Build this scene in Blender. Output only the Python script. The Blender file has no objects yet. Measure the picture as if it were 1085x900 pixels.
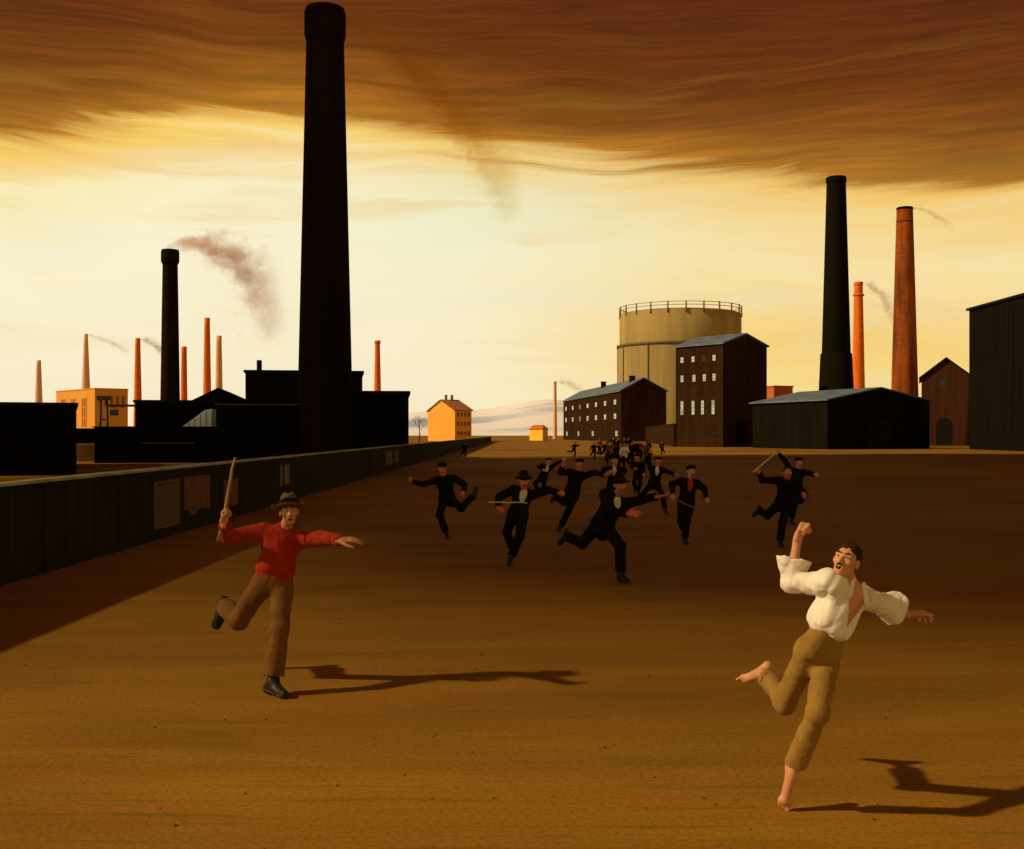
import bpy, bmesh, math, random
import numpy as np
from mathutils import Vector, Matrix

random.seed(7)
C = bpy.context.scene.collection
F_PX, CX, HY, EYE = 1163.0, 542.5, 460.0, 2.3      # focal length in photo pixels, centre column, horizon row, eye height (m)
SUN = Vector((1.5, 0.27, -1.0)).normalized()       # direction the sunlight travels
R = math.radians

def V(*a): return Vector(a)
def at(x, y, z):                                    # photo pixel at depth z -> world point
    return Vector(((x - CX) / F_PX * z, z, EYE + (HY - y) / F_PX * z))
def gx(x, z): return (x - CX) / F_PX * z
def hz(y, z): return EYE + (HY - y) / F_PX * z
def depth_of(y): return F_PX * EYE / (y - HY)

# ------------------------------------------------------------------ materials
def nodes_of(m):
    m.use_nodes = True
    nt = m.node_tree
    return nt, nt.nodes, nt.links, nt.nodes['Principled BSDF']

def mix_rgb(nt, a, b, fac, blend='MIX'):
    n = nt.nodes.new('ShaderNodeMix'); n.data_type = 'RGBA'; n.blend_type = blend
    for sock, val in ((n.inputs[0], fac), (n.inputs[6], a), (n.inputs[7], b)):
        if hasattr(val, 'is_linked'): nt.links.new(val, sock)
        elif isinstance(val, (int, float)): sock.default_value = val
        else: sock.default_value = (*val, 1)
    return n.outputs[2]

def noise(nt, vec, scale, detail=4, rough=.55, stretch=None, dist=0.0):
    if stretch:
        mp = nt.nodes.new('ShaderNodeMapping'); mp.inputs['Scale'].default_value = stretch
        nt.links.new(vec, mp.inputs[0]); vec = mp.outputs[0]
    n = nt.nodes.new('ShaderNodeTexNoise')
    n.inputs['Scale'].default_value = scale; n.inputs['Detail'].default_value = detail
    n.inputs['Roughness'].default_value = rough; n.inputs['Distortion'].default_value = dist
    nt.links.new(vec, n.inputs['Vector'])
    return n.outputs['Fac']

def ramp(nt, fac, stops):
    n = nt.nodes.new('ShaderNodeValToRGB'); cr = n.color_ramp
    while len(cr.elements) < len(stops): cr.elements.new(.5)
    for e, (p, c) in zip(cr.elements, stops):
        e.position = p
        e.color = (*c, 1) if not isinstance(c, (int, float)) else (c, c, c, 1)
    nt.links.new(fac, n.inputs[0])
    return n.outputs[0]

def math_n(nt, op, a, b=None, clamp=False):
    n = nt.nodes.new('ShaderNodeMath'); n.operation = op; n.use_clamp = clamp
    for i, v in enumerate((a, b)):
        if v is None: continue
        if hasattr(v, 'is_linked'): nt.links.new(v, n.inputs[i])
        else: n.inputs[i].default_value = v
    return n.outputs[0]

def bump(nt, bsdf, h, strength, dist):
    b = nt.nodes.new('ShaderNodeBump'); b.inputs['Strength'].default_value = strength; b.inputs['Distance'].default_value = dist
    nt.links.new(h, b.inputs['Height']); nt.links.new(b.outputs[0], bsdf.inputs['Normal'])

def mat(name, col, col2=None, rough=.85, scale=3.0, stretch=None, bump_s=.3, bump_d=.01, fine=None, spec=.3, lo=.35, hi=.68):
    m = bpy.data.materials.new(name); nt, N, L, b = nodes_of(m)
    co = N.new('ShaderNodeTexCoord').outputs['Object']
    col2 = col2 or tuple(c * .6 for c in col)
    f = noise(nt, co, scale, 6, .6, stretch)
    fr = ramp(nt, f, [(lo, 0.0), (hi, 1.0)])
    L.new(mix_rgb(nt, col2, col, fr), b.inputs['Base Color'])
    b.inputs['Roughness'].default_value = rough; b.inputs['Specular IOR Level'].default_value = spec
    if bump_s:
        bump(nt, b, noise(nt, co, fine or scale * 6, 4, .6, stretch), bump_s, bump_d)
    return m

def mat_brick(name, c1, c2, mortar, bw=.5, bh=.2, soot=(.007, .0045, .002), soot_amt=.6, streak=True, rough=.95, spec=.03, soot_scale=.25):
    m = bpy.data.materials.new(name); nt, N, L, b = nodes_of(m)
    tc = N.new('ShaderNodeTexCoord'); uv = tc.outputs['UV']; ob = tc.outputs['Object']
    br = N.new('ShaderNodeTexBrick'); br.inputs['Scale'].default_value = 1
    br.inputs['Brick Width'].default_value = bw; br.inputs['Row Height'].default_value = bh
    br.inputs['Mortar Size'].default_value = bh * .09; br.inputs['Mortar Smooth'].default_value = .3
    br.inputs['Color1'].default_value = (*c1, 1); br.inputs['Color2'].default_value = (*c2, 1); br.inputs['Mortar'].default_value = (*mortar, 1)
    L.new(uv, br.inputs['Vector'])
    n1 = noise(nt, ob, soot_scale, 6, .62, (2.6, 2.6, .35) if streak else None)
    s = math_n(nt, 'MULTIPLY', ramp(nt, n1, [(.38, 0.0), (.62, 1.0)]), soot_amt)
    n2 = noise(nt, ob, 1.3, 5, .6)
    c = mix_rgb(nt, br.outputs['Color'], (.5, .5, .5), math_n(nt, 'MULTIPLY', n2, .5), 'OVERLAY')
    c = mix_rgb(nt, c, soot, s)
    L.new(c, b.inputs['Base Color']); b.inputs['Roughness'].default_value = rough; b.inputs['Specular IOR Level'].default_value = spec
    bump(nt, b, math_n(nt, 'ADD', math_n(nt, 'MULTIPLY', br.outputs['Fac'], -1.0), n2), .35, .03)
    return m

M = {}
M['ground'] = None
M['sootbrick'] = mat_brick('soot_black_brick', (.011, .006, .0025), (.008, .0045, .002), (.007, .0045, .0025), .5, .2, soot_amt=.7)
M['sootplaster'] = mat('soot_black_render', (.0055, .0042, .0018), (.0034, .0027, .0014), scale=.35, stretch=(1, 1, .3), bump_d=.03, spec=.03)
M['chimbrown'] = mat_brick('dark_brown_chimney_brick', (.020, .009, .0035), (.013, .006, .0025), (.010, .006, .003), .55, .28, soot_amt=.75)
M['chimgreen'] = mat_brick('green_black_chimney_brick', (.012, .009, .0035), (.008, .0065, .003), (.007, .006, .003), .9, .45, soot_amt=.6)
M['chimorange'] = mat_brick('sunlit_orange_brick', (.90, .185, .016), (.80, .15, .013), (.62, .2, .04), 1.2, .6, soot=(.3, .06, .01), soot_amt=.3)
M['chimrust'] = mat_brick('rust_orange_chimney_brick', (.46, .10, .013), (.34, .07, .011), (.30, .10, .02), .9, .45, soot=(.05, .02, .01), soot_amt=.75, soot_scale=.18)
M['chimhazeyellow'] = mat_brick('haze_pale_yellow_brick', (.85, .52, .22), (.8, .47, .2), (.7, .45, .2), 2., 1., soot=(.4, .2, .1), soot_amt=.35)  # distance haze painted in as a paler yellow brick colour
M['chimhazepink'] = mat_brick('haze_pale_pink_brick', (.90, .52, .32), (.86, .48, .30), (.8, .48, .32), 2., 1., soot=(.6, .34, .2), soot_amt=.3)  # pink paleness stands for the haze over the far chimneys
M['brownbrick'] = mat_brick('brown_red_brick', (.052, .021, .0055), (.034, .014, .004), (.022, .011, .004), .9, .4, soot_amt=.5)
M['blackbrick'] = mat_brick('tarred_brick', (.012, .008, .005), (.009, .006, .004), (.007, .006, .004), .9, .4, soot_amt=.5)
M['tarboard'] = mat('tarred_board', (.011, .0085, .003), (.005, .004, .002), scale=.8, stretch=(3, 3, .15), bump_d=.05, spec=.03)
M['greenboard'] = mat('black_green_render', (.0095, .0080, .0030), (.0045, .0042, .0020), scale=.7, stretch=(3, 3, .12), bump_d=.05, spec=.03)
M['redboard'] = mat('red_brown_planks', (.080, .026, .011), (.042, .015, .007), scale=.8, stretch=(4, 4, .1), bump_d=.05, spec=.03)
M['slate'] = mat('blue_grey_slate', (.15, .20, .24), (.075, .105, .135), scale=.6, bump_d=.05, rough=.75)
M['skylight'] = mat('dull_blue_glazing', (.72, .84, .95), (.55, .66, .78), scale=.8, rough=.3, bump_s=.1)
M['blackroof'] = mat('tar_paper_roof', (.012, .011, .008), (.007, .006, .005), scale=1.0, rough=.9, bump_d=.03, spec=.1)
M['roofedge'] = mat('weathered_zinc_edge', (.10, .10, .085), (.04, .04, .035), scale=1.2, rough=.7)
M['ochre'] = mat('ochre_plaster', (.76, .35, .042), (.68, .28, .034), scale=.25, stretch=(1, 1, .5), bump_d=.05)
M['ochredark'] = mat('brown_ochre_panel', (.40, .15, .02), (.32, .11, .015), scale=.6)
M['housewall'] = mat('golden_yellow_plaster', (.85, .40, .045), (.76, .33, .036), scale=.2, bump_d=.05)
M['lemon'] = mat('lemon_plaster', (.88, .52, .035), (.82, .46, .03), scale=.2)
M['rooftile'] = mat('orange_brown_roof_tile', (.40, .16, .045), (.28, .10, .03), scale=.8, bump_d=.08)
M['redtile'] = mat('red_orange_tile', (.55, .12, .03), (.42, .09, .025), scale=.5)
M['tan'] = mat('tan_plaster', (.30, .19, .06), (.22, .13, .04), scale=.8)
M['pane'] = mat('pale_window_pane', (.62, .68, .60), (.30, .36, .34), scale=.9, rough=.25, bump_s=.05, spec=.5, lo=.3, hi=.5)
M['panedark'] = mat('dark_window_pane', (.012, .011, .010), rough=.2, bump_s=.05, spec=.5)
M['panedusk'] = mat('brown_window_pane', (.10, .06, .03), (.05, .03, .02), rough=.3, bump_s=.05, spec=.5)
M['frame'] = mat('dark_window_frame', (.03, .018, .010), rough=.7, bump_s=.1)
M['gasiron'] = mat('riveted_gasholder_iron', (.42, .295, .095), (.27, .20, .075), scale=.16, stretch=(1.6, 1.6, .12), bump_d=.1, rough=.8, spec=.08)
M['gasband'] = mat('grey_iron_band', (.16, .13, .06), rough=.7, scale=.4)
M['rail'] = mat('ochre_iron_rail', (.36, .22, .05), rough=.7, scale=.6)
M['iron'] = mat('black_iron', (.012, .010, .008), rough=.6, scale=2)
M['snow'] = None
M['bark'] = mat('grey_bark', (.06, .04, .022), rough=.9, scale=6)
M['coping'] = mat('pale_stone_coping', (.42, .40, .20), (.20, .21, .11), scale=1.6, bump_d=.01, rough=.85)
M['poster1'] = mat('tan_poster_paper', (.13, .080, .030), (.09, .055, .021), scale=4, bump_d=.003)
M['poster2'] = mat('russet_poster_paper', (.17, .06, .018), (.10, .036, .012), scale=4, bump_d=.003)
M['poster3'] = mat('grey_poster_paper', (.15, .14, .10), (.11, .10, .07), scale=4, bump_d=.003)
M['ink'] = mat('faded_ink', (.035, .022, .011), (.025, .016, .009), scale=20, bump_s=0)
M['wood'] = mat('bare_stick_wood', (.36, .22, .085), (.22, .12, .045), scale=9, stretch=(1, 1, .3), bump_d=.004, rough=.6)
M['woodpale'] = mat('pale_stick_wood', (.62, .50, .26), (.5, .38, .2), scale=9, bump_d=.004)
M['woodbrown'] = mat('brown_stick_wood', (.24, .12, .05), (.16, .08, .03), scale=9, bump_d=.004)

def mat_cloth(name, col, col2=None, scale=9, weave=420, rough=.95, bs=.5):
    m = bpy.data.materials.new(name); nt, N, L, b = nodes_of(m)
    co = N.new('ShaderNodeTexCoord').outputs['Object']
    col2 = col2 or tuple(c * .72 for c in col)
    f = ramp(nt, noise(nt, co, scale, 5, .6), [(.34, 0.0), (.66, 1.0)])
    L.new(mix_rgb(nt, col2, col, f), b.inputs['Base Color'])
    b.inputs['Roughness'].default_value = rough; b.inputs['Specular IOR Level'].default_value = .04
    b.inputs['Sheen Weight'].default_value = .0 if max(col) < .03 else .05
    n1 = noise(nt, co, weave, 2, .5); n2 = noise(nt, co, 17, 6, .62, (1, 1, .40), 1.2)
    bump(nt, b, math_n(nt, 'ADD', math_n(nt, 'MULTIPLY', n1, .25), n2), bs, .012)
    return m
K = {}
K['skin'] = mat('warm_skin', (.50, .23, .105), (.42, .165, .07), rough=.55, scale=14, bump_s=.15, bump_d=.002, spec=.35)  # warm skin tone, mottled at random
K['skinpale'] = mat('pale_warm_skin', (.60, .30, .145), (.48, .20, .085), rough=.55, scale=11, bump_s=.15, bump_d=.002, spec=.35)
K['skinred'] = mat('flushed_skin', (.58, .155, .07), (.46, .11, .05), rough=.6, scale=14, bump_s=.1, bump_d=.002)
K['skintan'] = mat('weathered_skin', (.56, .25, .11), (.44, .17, .075), rough=.6, scale=14, bump_s=.1, bump_d=.002)
K['red'] = mat_cloth('red_wool_knit', (.31, .025, .007), (.23, .017, .006), weave=260)
K['brown'] = mat_cloth('brown_corduroy', (.175, .072, .016), (.115, .048, .012))
K['khaki'] = mat_cloth('khaki_cotton', (.30, .170, .034), (.235, .125, .024))
K['white'] = mat_cloth('white_linen_shirt', (.82, .76, .62), (.74, .67, .52), bs=.6)
K['felt'] = mat_cloth('brown_felt', (.16, .085, .026), (.10, .055, .018))
K['band'] = mat_cloth('dark_hat_band', (.02, .014, .01))
K['leather'] = mat('black_leather', (.016, .010, .005), (.026, .016, .008), rough=.5, scale=12, bump_s=.2, bump_d=.004, spec=.18)
K['black'] = mat_cloth('black_serge', (.0115, .0092, .0050), (.007, .0058, .0035))
K['blackgreen'] = mat_cloth('green_black_serge', (.0100, .0110, .005), (.0060, .0065, .0034))
K['blackblue'] = mat_cloth('navy_serge', (.007, .011, .018), (.005, .007, .011))
K['maroon'] = mat_cloth('maroon_black_serge', (.013, .005, .003), (.008, .0035, .0022))
K['brownblack'] = mat_cloth('brown_black_serge', (.012, .008, .004), (.007, .0048, .0026))
K['greywhite'] = mat_cloth('grey_white_shirt_cotton', (.66, .61, .44), (.52, .47, .33))
K['redvest'] = mat_cloth('dull_red_waistcoat', (.38, .045, .024), (.28, .032, .018))
K['hair'] = mat_cloth('dark_brown_hair', (.022, .013, .006), (.045, .028, .012), scale=40)
K['greyhair'] = mat_cloth('grey_hair', (.20, .17, .12), (.12, .1, .07), scale=40)
K['mouth'] = mat('dark_mouth', (.035, .008, .006), rough=.5, scale=20, bump_s=0)
K['teeth'] = mat('tooth_white', (.6, .52, .38), rough=.4, scale=20, bump_s=0)
K['eye'] = mat('eye_white', (.72, .66, .52), (.66, .58, .45), rough=.25, scale=20, bump_s=0)
K['iris'] = mat('dark_iris', (.02, .012, .008), rough=.2, scale=20, bump_s=0)

def mat_ground():
    m = bpy.data.materials.new('trodden_earth'); nt, N, L, b = nodes_of(m)
    co = N.new('ShaderNodeTexCoord').outputs['Object']
    n_big = noise(nt, co, .055, 5, .6, (.6, 1.6, 1), .6)
    n_mid = noise(nt, co, .55, 6, .62, (.35, 1.5, 1), .4)
    n_streak = noise(nt, co, 2.2, 6, .65, (.16, 1.5, 1), .3)
    n_fine = noise(nt, co, 26, 6, .65)
    n_grit = noise(nt, co, 120, 3, .6)
    c = mix_rgb(nt, (.205, .102, .0085), (.370, .185, .0140), ramp(nt, n_big, [(.36, 0.0), (.64, 1.0)]))
    c = mix_rgb(nt, c, (.115, .058, .0055), math_n(nt, 'MULTIPLY', ramp(nt, n_mid, [(.42, 0.0), (.7, 1.0)]), .55))
    c = mix_rgb(nt, c, (.30, .092, .006), math_n(nt, 'MULTIPLY', ramp(nt, n_streak, [(.5, 0.0), (.72, 1.0)]), .45))
    n_rake = noise(nt, co, 7.5, 5, .68, (.07, 1.5, 1), .25)
    c = mix_rgb(nt, c, (.34, .066, .0035), math_n(nt, 'MULTIPLY', ramp(nt, n_rake, [(.54, 0.0), (.70, 1.0)]), .34))
    c = mix_rgb(nt, c, (.115, .075, .007), math_n(nt, 'MULTIPLY', ramp(nt, n_rake, [(.30, 1.0), (.45, 0.0)]), .55))
    c = mix_rgb(nt, c, (.070, .038, .006), math_n(nt, 'MULTIPLY', ramp(nt, n_fine, [(.45, 0.0), (.75, 1.0)]), .55))
    c = mix_rgb(nt, c, (.34, .19, .05), math_n(nt, 'MULTIPLY', ramp(nt, n_grit, [(.62, 0.0), (.74, 1.0)]), .35))
    L.new(c, b.inputs['Base Color']); b.inputs['Roughness'].default_value = .95; b.inputs['Specular IOR Level'].default_value = .08
    h = math_n(nt, 'ADD', math_n(nt, 'MULTIPLY', n_fine, .35), math_n(nt, 'ADD', math_n(nt, 'MULTIPLY', n_grit, .12), math_n(nt, 'MULTIPLY', n_streak, .8)))
    bump(nt, b, h, .38, .05)
    return m
M['ground'] = mat_ground()

def mat_snow():
    m = bpy.data.materials.new('blue_shaded_snow'); nt, N, L, b = nodes_of(m)
    co = N.new('ShaderNodeTexCoord').outputs['Object']
    f = ramp(nt, noise(nt, co, .0045, 7, .55, (.6, 1, 2)), [(.36, 0.0), (.50, 1.0)])
    L.new(mix_rgb(nt, (.36, .50, .70), (.95, .94, .97), f), b.inputs['Base Color']); b.inputs['Roughness'].default_value = .9  # blue snow shadows painted into the colour as noise patches
    return m
M['snow'] = mat_snow()

def mat_wall():
    m = bpy.data.materials.new('tar_stained_boundary_wall'); nt, N, L, b = nodes_of(m)
    co = N.new('ShaderNodeTexCoord').outputs['Object']
    st = noise(nt, co, 2.2, 6, .65, (1, 3.2, .10))
    st2 = noise(nt, co, 1.1, 4, .6, (1, 3.5, .06))
    bl = noise(nt, co, .7, 5, .6)
    c = mix_rgb(nt, (.009, .0075, .003), (.022, .015, .006), ramp(nt, bl, [(.35, 0.0), (.7, 1.0)]))
    c = mix_rgb(nt, c, (.085, .030, .010), math_n(nt, 'MULTIPLY', ramp(nt, st, [(.58, 0.0), (.74, 1.0)]), .6))
    c = mix_rgb(nt, c, (.006, .005, .003), math_n(nt, 'MULTIPLY', ramp(nt, st2, [(.45, 0.0), (.65, 1.0)]), .8))
    L.new(c, b.inputs['Base Color']); b.inputs['Roughness'].default_value = .9; b.inputs['Specular IOR Level'].default_value = .15
    bump(nt, b, math_n(nt, 'ADD', st, noise(nt, co, 18, 4, .6)), .4, .02)
    return m
M['wall'] = mat_wall()

# ------------------------------------------------------------------ mesh helpers
class MB:
    """collects shapes into one bmesh, then links them as ONE object"""
    def __init__(s): s.bm = bmesh.new(); s.uv = s.bm.loops.layers.uv.new('UVMap'); s.explicit = set()
    def poly(s, pts, mi=0):
        f = s.bm.faces.new([s.bm.verts.new(p) for p in pts]); f.material_index = mi; return f
    def prism(s, base, h, mi=0):                    # base: ccw list of 3D points, h: offset vector
        h = Vector(h); n = len(base); lo = [s.bm.verts.new(p) for p in base]; hi = [s.bm.verts.new(Vector(p) + h) for p in base]
        fs = [s.bm.faces.new(list(reversed(lo))), s.bm.faces.new(hi)]
        for i in range(n): fs.append(s.bm.faces.new((lo[i], lo[(i + 1) % n], hi[(i + 1) % n], hi[i])))
        for f in fs: f.material_index = mi
    def box(s, o, ux, uy, uz, mi=0):                # corner + three edge vectors
        o, ux, uy, uz = map(Vector, (o, ux, uy, uz))
        s.prism([o, o + ux, o + ux + uy, o + uy], uz, mi)
    def cbox(s, c, sx, sy, sz, mi=0):
        s.box(Vector(c) - Vector((sx / 2, sy / 2, sz / 2)), (sx, 0, 0), (0, sy, 0), (0, 0, sz), mi)
    def lathe(s, prof, seg=40, c=(0, 0, 0), mi=0, wob=0.0, closed=False):
        c = Vector(c); rings = []
        for (r, z) in prof:
            rings.append([s.bm.verts.new(c + Vector((r * math.cos(2 * math.pi * k / seg), r * math.sin(2 * math.pi * k / seg), z))) for k in range(seg)])
        pairs = list(zip(range(len(rings) - 1), range(1, len(rings))))
        if closed: pairs.append((len(rings) - 1, 0))
        for i, j in pairs:
            rm = max(prof[i][0], prof[j][0])
            for k in range(seg):
                f = s.bm.faces.new((rings[i][k], rings[i][(k + 1) % seg], rings[j][(k + 1) % seg], rings[j][k])); f.smooth = True; f.material_index = mi
                us = [k, k + 1, k + 1, k]; zs = [prof[i][1], prof[i][1], prof[j][1], prof[j][1]]
                for l, u, z in zip(f.loops, us, zs): l[s.uv].uv = (u * 2 * math.pi * rm / seg, z)
                s.explicit.add(f)
    def tube(s, pts, rads, seg=8, mi=0):
        pts = [Vector(p) for p in pts]; rings = []
        for i, p in enumerate(pts):
            d = (pts[min(i + 1, len(pts) - 1)] - pts[max(i - 1, 0)]).normalized()
            a = d.orthogonal().normalized() if i == 0 else (a - d * a.dot(d)).normalized()
            b = d.cross(a)
            rings.append([s.bm.verts.new(p + (a * math.cos(2 * math.pi * k / seg) + b * math.sin(2 * math.pi * k / seg)) * rads[i]) for k in range(seg)])
        for i in range(len(rings) - 1):
            for k in range(seg):
                f = s.bm.faces.new((rings[i][k], rings[i][(k + 1) % seg], rings[i + 1][(k + 1) % seg], rings[i + 1][k])); f.smooth = True; f.material_index = mi
        s.bm.faces.new(list(reversed(rings[0]))).material_index = mi; s.bm.faces.new(rings[-1]).material_index = mi
    def build(s, name, mats, parent=None, loc=None, bevel=0):
        bm = s.bm; bmesh.ops.recalc_face_normals(bm, faces=bm.faces[:])
        bm.normal_update()
        for f in bm.faces:
            if f in s.explicit: continue
            n = f.normal
            if abs(n.z) > .7:
                for l in f.loops: l[s.uv].uv = (l.vert.co.x, l.vert.co.y)
            else:
                t = Vector((-n.y, n.x, 0)).normalized()
                for l in f.loops: l[s.uv].uv = (l.vert.co.dot(t), l.vert.co.z)
        me = bpy.data.meshes.new(name); bm.to_mesh(me); bm.free()
        return link(name, me, mats, parent, loc)

def link(name, me, mats, parent=None, loc=None):
    if not isinstance(mats, (list, tuple)): mats = [mats]
    for m in mats: me.materials.append(m)
    o = bpy.data.objects.new(name, me); C.objects.link(o)
    if parent: o.parent = parent
    if loc is not None: o.location = loc
    return o

def thing(name, label, cat, loc, rz=0.0, group=None):
    o = bpy.data.objects.new(name, None); C.objects.link(o); o.empty_display_size = .3
    o.location = loc; o.rotation_euler = (0, 0, rz); o['label'] = label; o['category'] = cat
    if group: o['group'] = group
    return o
def tag(o, label, cat, group=None):
    o['label'] = label; o['category'] = cat
    if group: o['group'] = group
    return o
def structure(o): o['kind'] = 'structure'; return o

# ------------------------------------------------------------------ the setting
def build_ground():
    mb = MB(); xs = [-4000, -400, -60, -20, 0, 20, 60, 400, 4000]; ys = [-400, -40, 0, 20, 60, 150, 500, 2000, 7000]
    vs = [[mb.bm.verts.new((x, y, 0)) for x in xs] for y in ys]
    for j in range(len(ys) - 1):
        for i in range(len(xs) - 1): mb.bm.faces.new((vs[j][i], vs[j][i + 1], vs[j + 1][i + 1], vs[j + 1][i]))
    structure(mb.build('ground', M['ground']))
build_ground()

def build_pebbles():
    rnd = random.Random(21); mb = MB()
    for i in range(420):
        y = 4.6 + 16 * rnd.random() ** 1.5; x = rnd.uniform(-.52, .52) * y; s = rnd.choice((.004, .005, .006, .008, .010, .014)) * rnd.uniform(.7, 1.3)
        res = bmesh.ops.create_icosphere(mb.bm, subdivisions=1, radius=1); a = rnd.uniform(0, 6.28)
        for v in res['verts']:
            q = Vector((v.co.x * s * rnd.uniform(.8, 1.3), v.co.y * s * rnd.uniform(.8, 1.2), v.co.z * s * .6)); q.rotate(Matrix.Rotation(a, 3, 'Z')); v.co = q + Vector((x, y, s * .25))
    for f in mb.bm.faces: f.smooth = True
    o = mb.build('pebbles', mat('earth_brown_stone', (.22, .12, .035), (.11, .055, .014), scale=5, bump_s=0)); o['kind'] = 'stuff'
build_pebbles()

def build_hills():
    mb = MB(); nx, ny = 240, 26; rnd = random.Random(3)
    ph = [(rnd.uniform(.6, 3.2), rnd.uniform(0, 6.3), rnd.uniform(.4, 1)) for _ in range(7)]
    grid = []
    for j in range(ny):
        row = []
        y = 1500 + j * 80
        for i in range(nx):
            x = -2600 + 5200 * i / (nx - 1)
            t = j / (ny - 1)
            env = math.sin(math.pi * min(1, t * 1.15)) ** 1.0
            h = 0
            for k, (fq, p, a) in enumerate(ph):
                h += a * math.sin(x * .0021 * fq + p + j * .17 * fq) / (k * .35 + 1)
            px = x / y * F_PX + CX
            bulge = 1.0 * math.exp(-((px - 585) / 75) ** 2) + .55 * math.exp(-((px - 450) / 70) ** 2) + .25
            z = env * (13 + 46 * bulge + 5.0 * h * (.4 + bulge)) - 2
            row.append(mb.bm.verts.new((x, y, z)))
        grid.append(row)
    for j in range(ny - 1):
        for i in range(nx - 1):
            f = mb.bm.faces.new((grid[j][i], grid[j][i + 1], grid[j + 1][i + 1], grid[j + 1][i])); f.smooth = True
    structure(mb.build('hills', M['snow']))
build_hills()

def build_shade_clouds():  # opaque clouds added out of view purely to shade the middle ground
    m = mat('grey_shade_cloud', (.75, .72, .68), rough=1, scale=.02, bump_s=0)
    rnd = random.Random(11); H = 160.0
    off = SUN * (H / -SUN.z)
    def shade_cloud(cx, cy, rx, ry, n):
        mb = MB()
        for i in range(n):
            a = rnd.uniform(0, 6.283); q = math.sqrt(rnd.random()) * .80
            r = rnd.uniform(.17, .27)
            c = Vector((math.cos(a) * q * rx, math.sin(a) * q * ry, rnd.uniform(0, 10)))
            res = bmesh.ops.create_icosphere(mb.bm, subdivisions=2, radius=1)
            for v in res['verts']:
                d = 1 + .12 * math.sin(v.co.x * 5 + i) * math.sin(v.co.y * 6 + 2 * i)
                v.co = Vector((v.co.x * rx * r * d, v.co.y * ry * r * d, v.co.z * 14 * d)) + c
        for f in mb.bm.faces: f.smooth = True
        o = mb.build('shade_cloud', m, None, Vector((cx, cy, H)) - Vector((off.x, off.y, 0)))
        structure(o)
    shade_cloud(31, 64.6, 56, 56.5, 380)
    shade_cloud(70, 60, 34, 52, 150)
build_shade_clouds()

# ------------------------------------------------------------------ buildings
def solve_len(cx, cz, dx, dz, px):                  # length along (dx,dz) from ground corner until pixel column px
    k = (px - CX) / F_PX
    return (k * cz - cx) / (dx - k * dz)

def oriented_windows(root, origin, u, n, items, pane, frame_m=None, proud=.06, dark=()):
    """items: (s, z, w, h) along wall direction u from origin; each window is its own part with a pane below it"""
    up = Vector((0, 0, 1))
    for idx, (s, z, w, h) in enumerate(items):
        c = Vector(origin) + u * s + up * z
        t = min(w, h) * .09
        mb = MB()
        for (o_, a, b_) in ((c - u * w / 2, u * w, up * t), (c - u * w / 2 + up * (h - t), u * w, up * t),
                            (c - u * w / 2 + up * t, u * t, up * (h - 2 * t)), (c + u * (w / 2 - t) + up * t, u * t, up * (h - 2 * t)),
                            (c - u * t * .35 + up * t, u * t * .7, up * (h - 2 * t))):
            mb.box(o_, a, n * proud, b_)
        nb = max(1, round(h / w))
        for k in range(1, nb + 1):
            mb.box(c - u * (w / 2 - t) + up * (h * k / (nb + 1) - t * .3), u * (w - 2 * t), n * (proud * .8), up * t * .6)
        mb.box(c - u * (w * .6) - up * t * 1.2, u * w * 1.2, n * proud * 2.2, up * t)
        f = mb.build('window', frame_m or M['frame'], root)
        g = MB(); g.box(c - u * (w / 2 - t) + up * t, u * (w - 2 * t), n * (proud * .45), up * (h - 2 * t))
        g.build('pane', M['panedark'] if idx in dark else pane, f)

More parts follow.
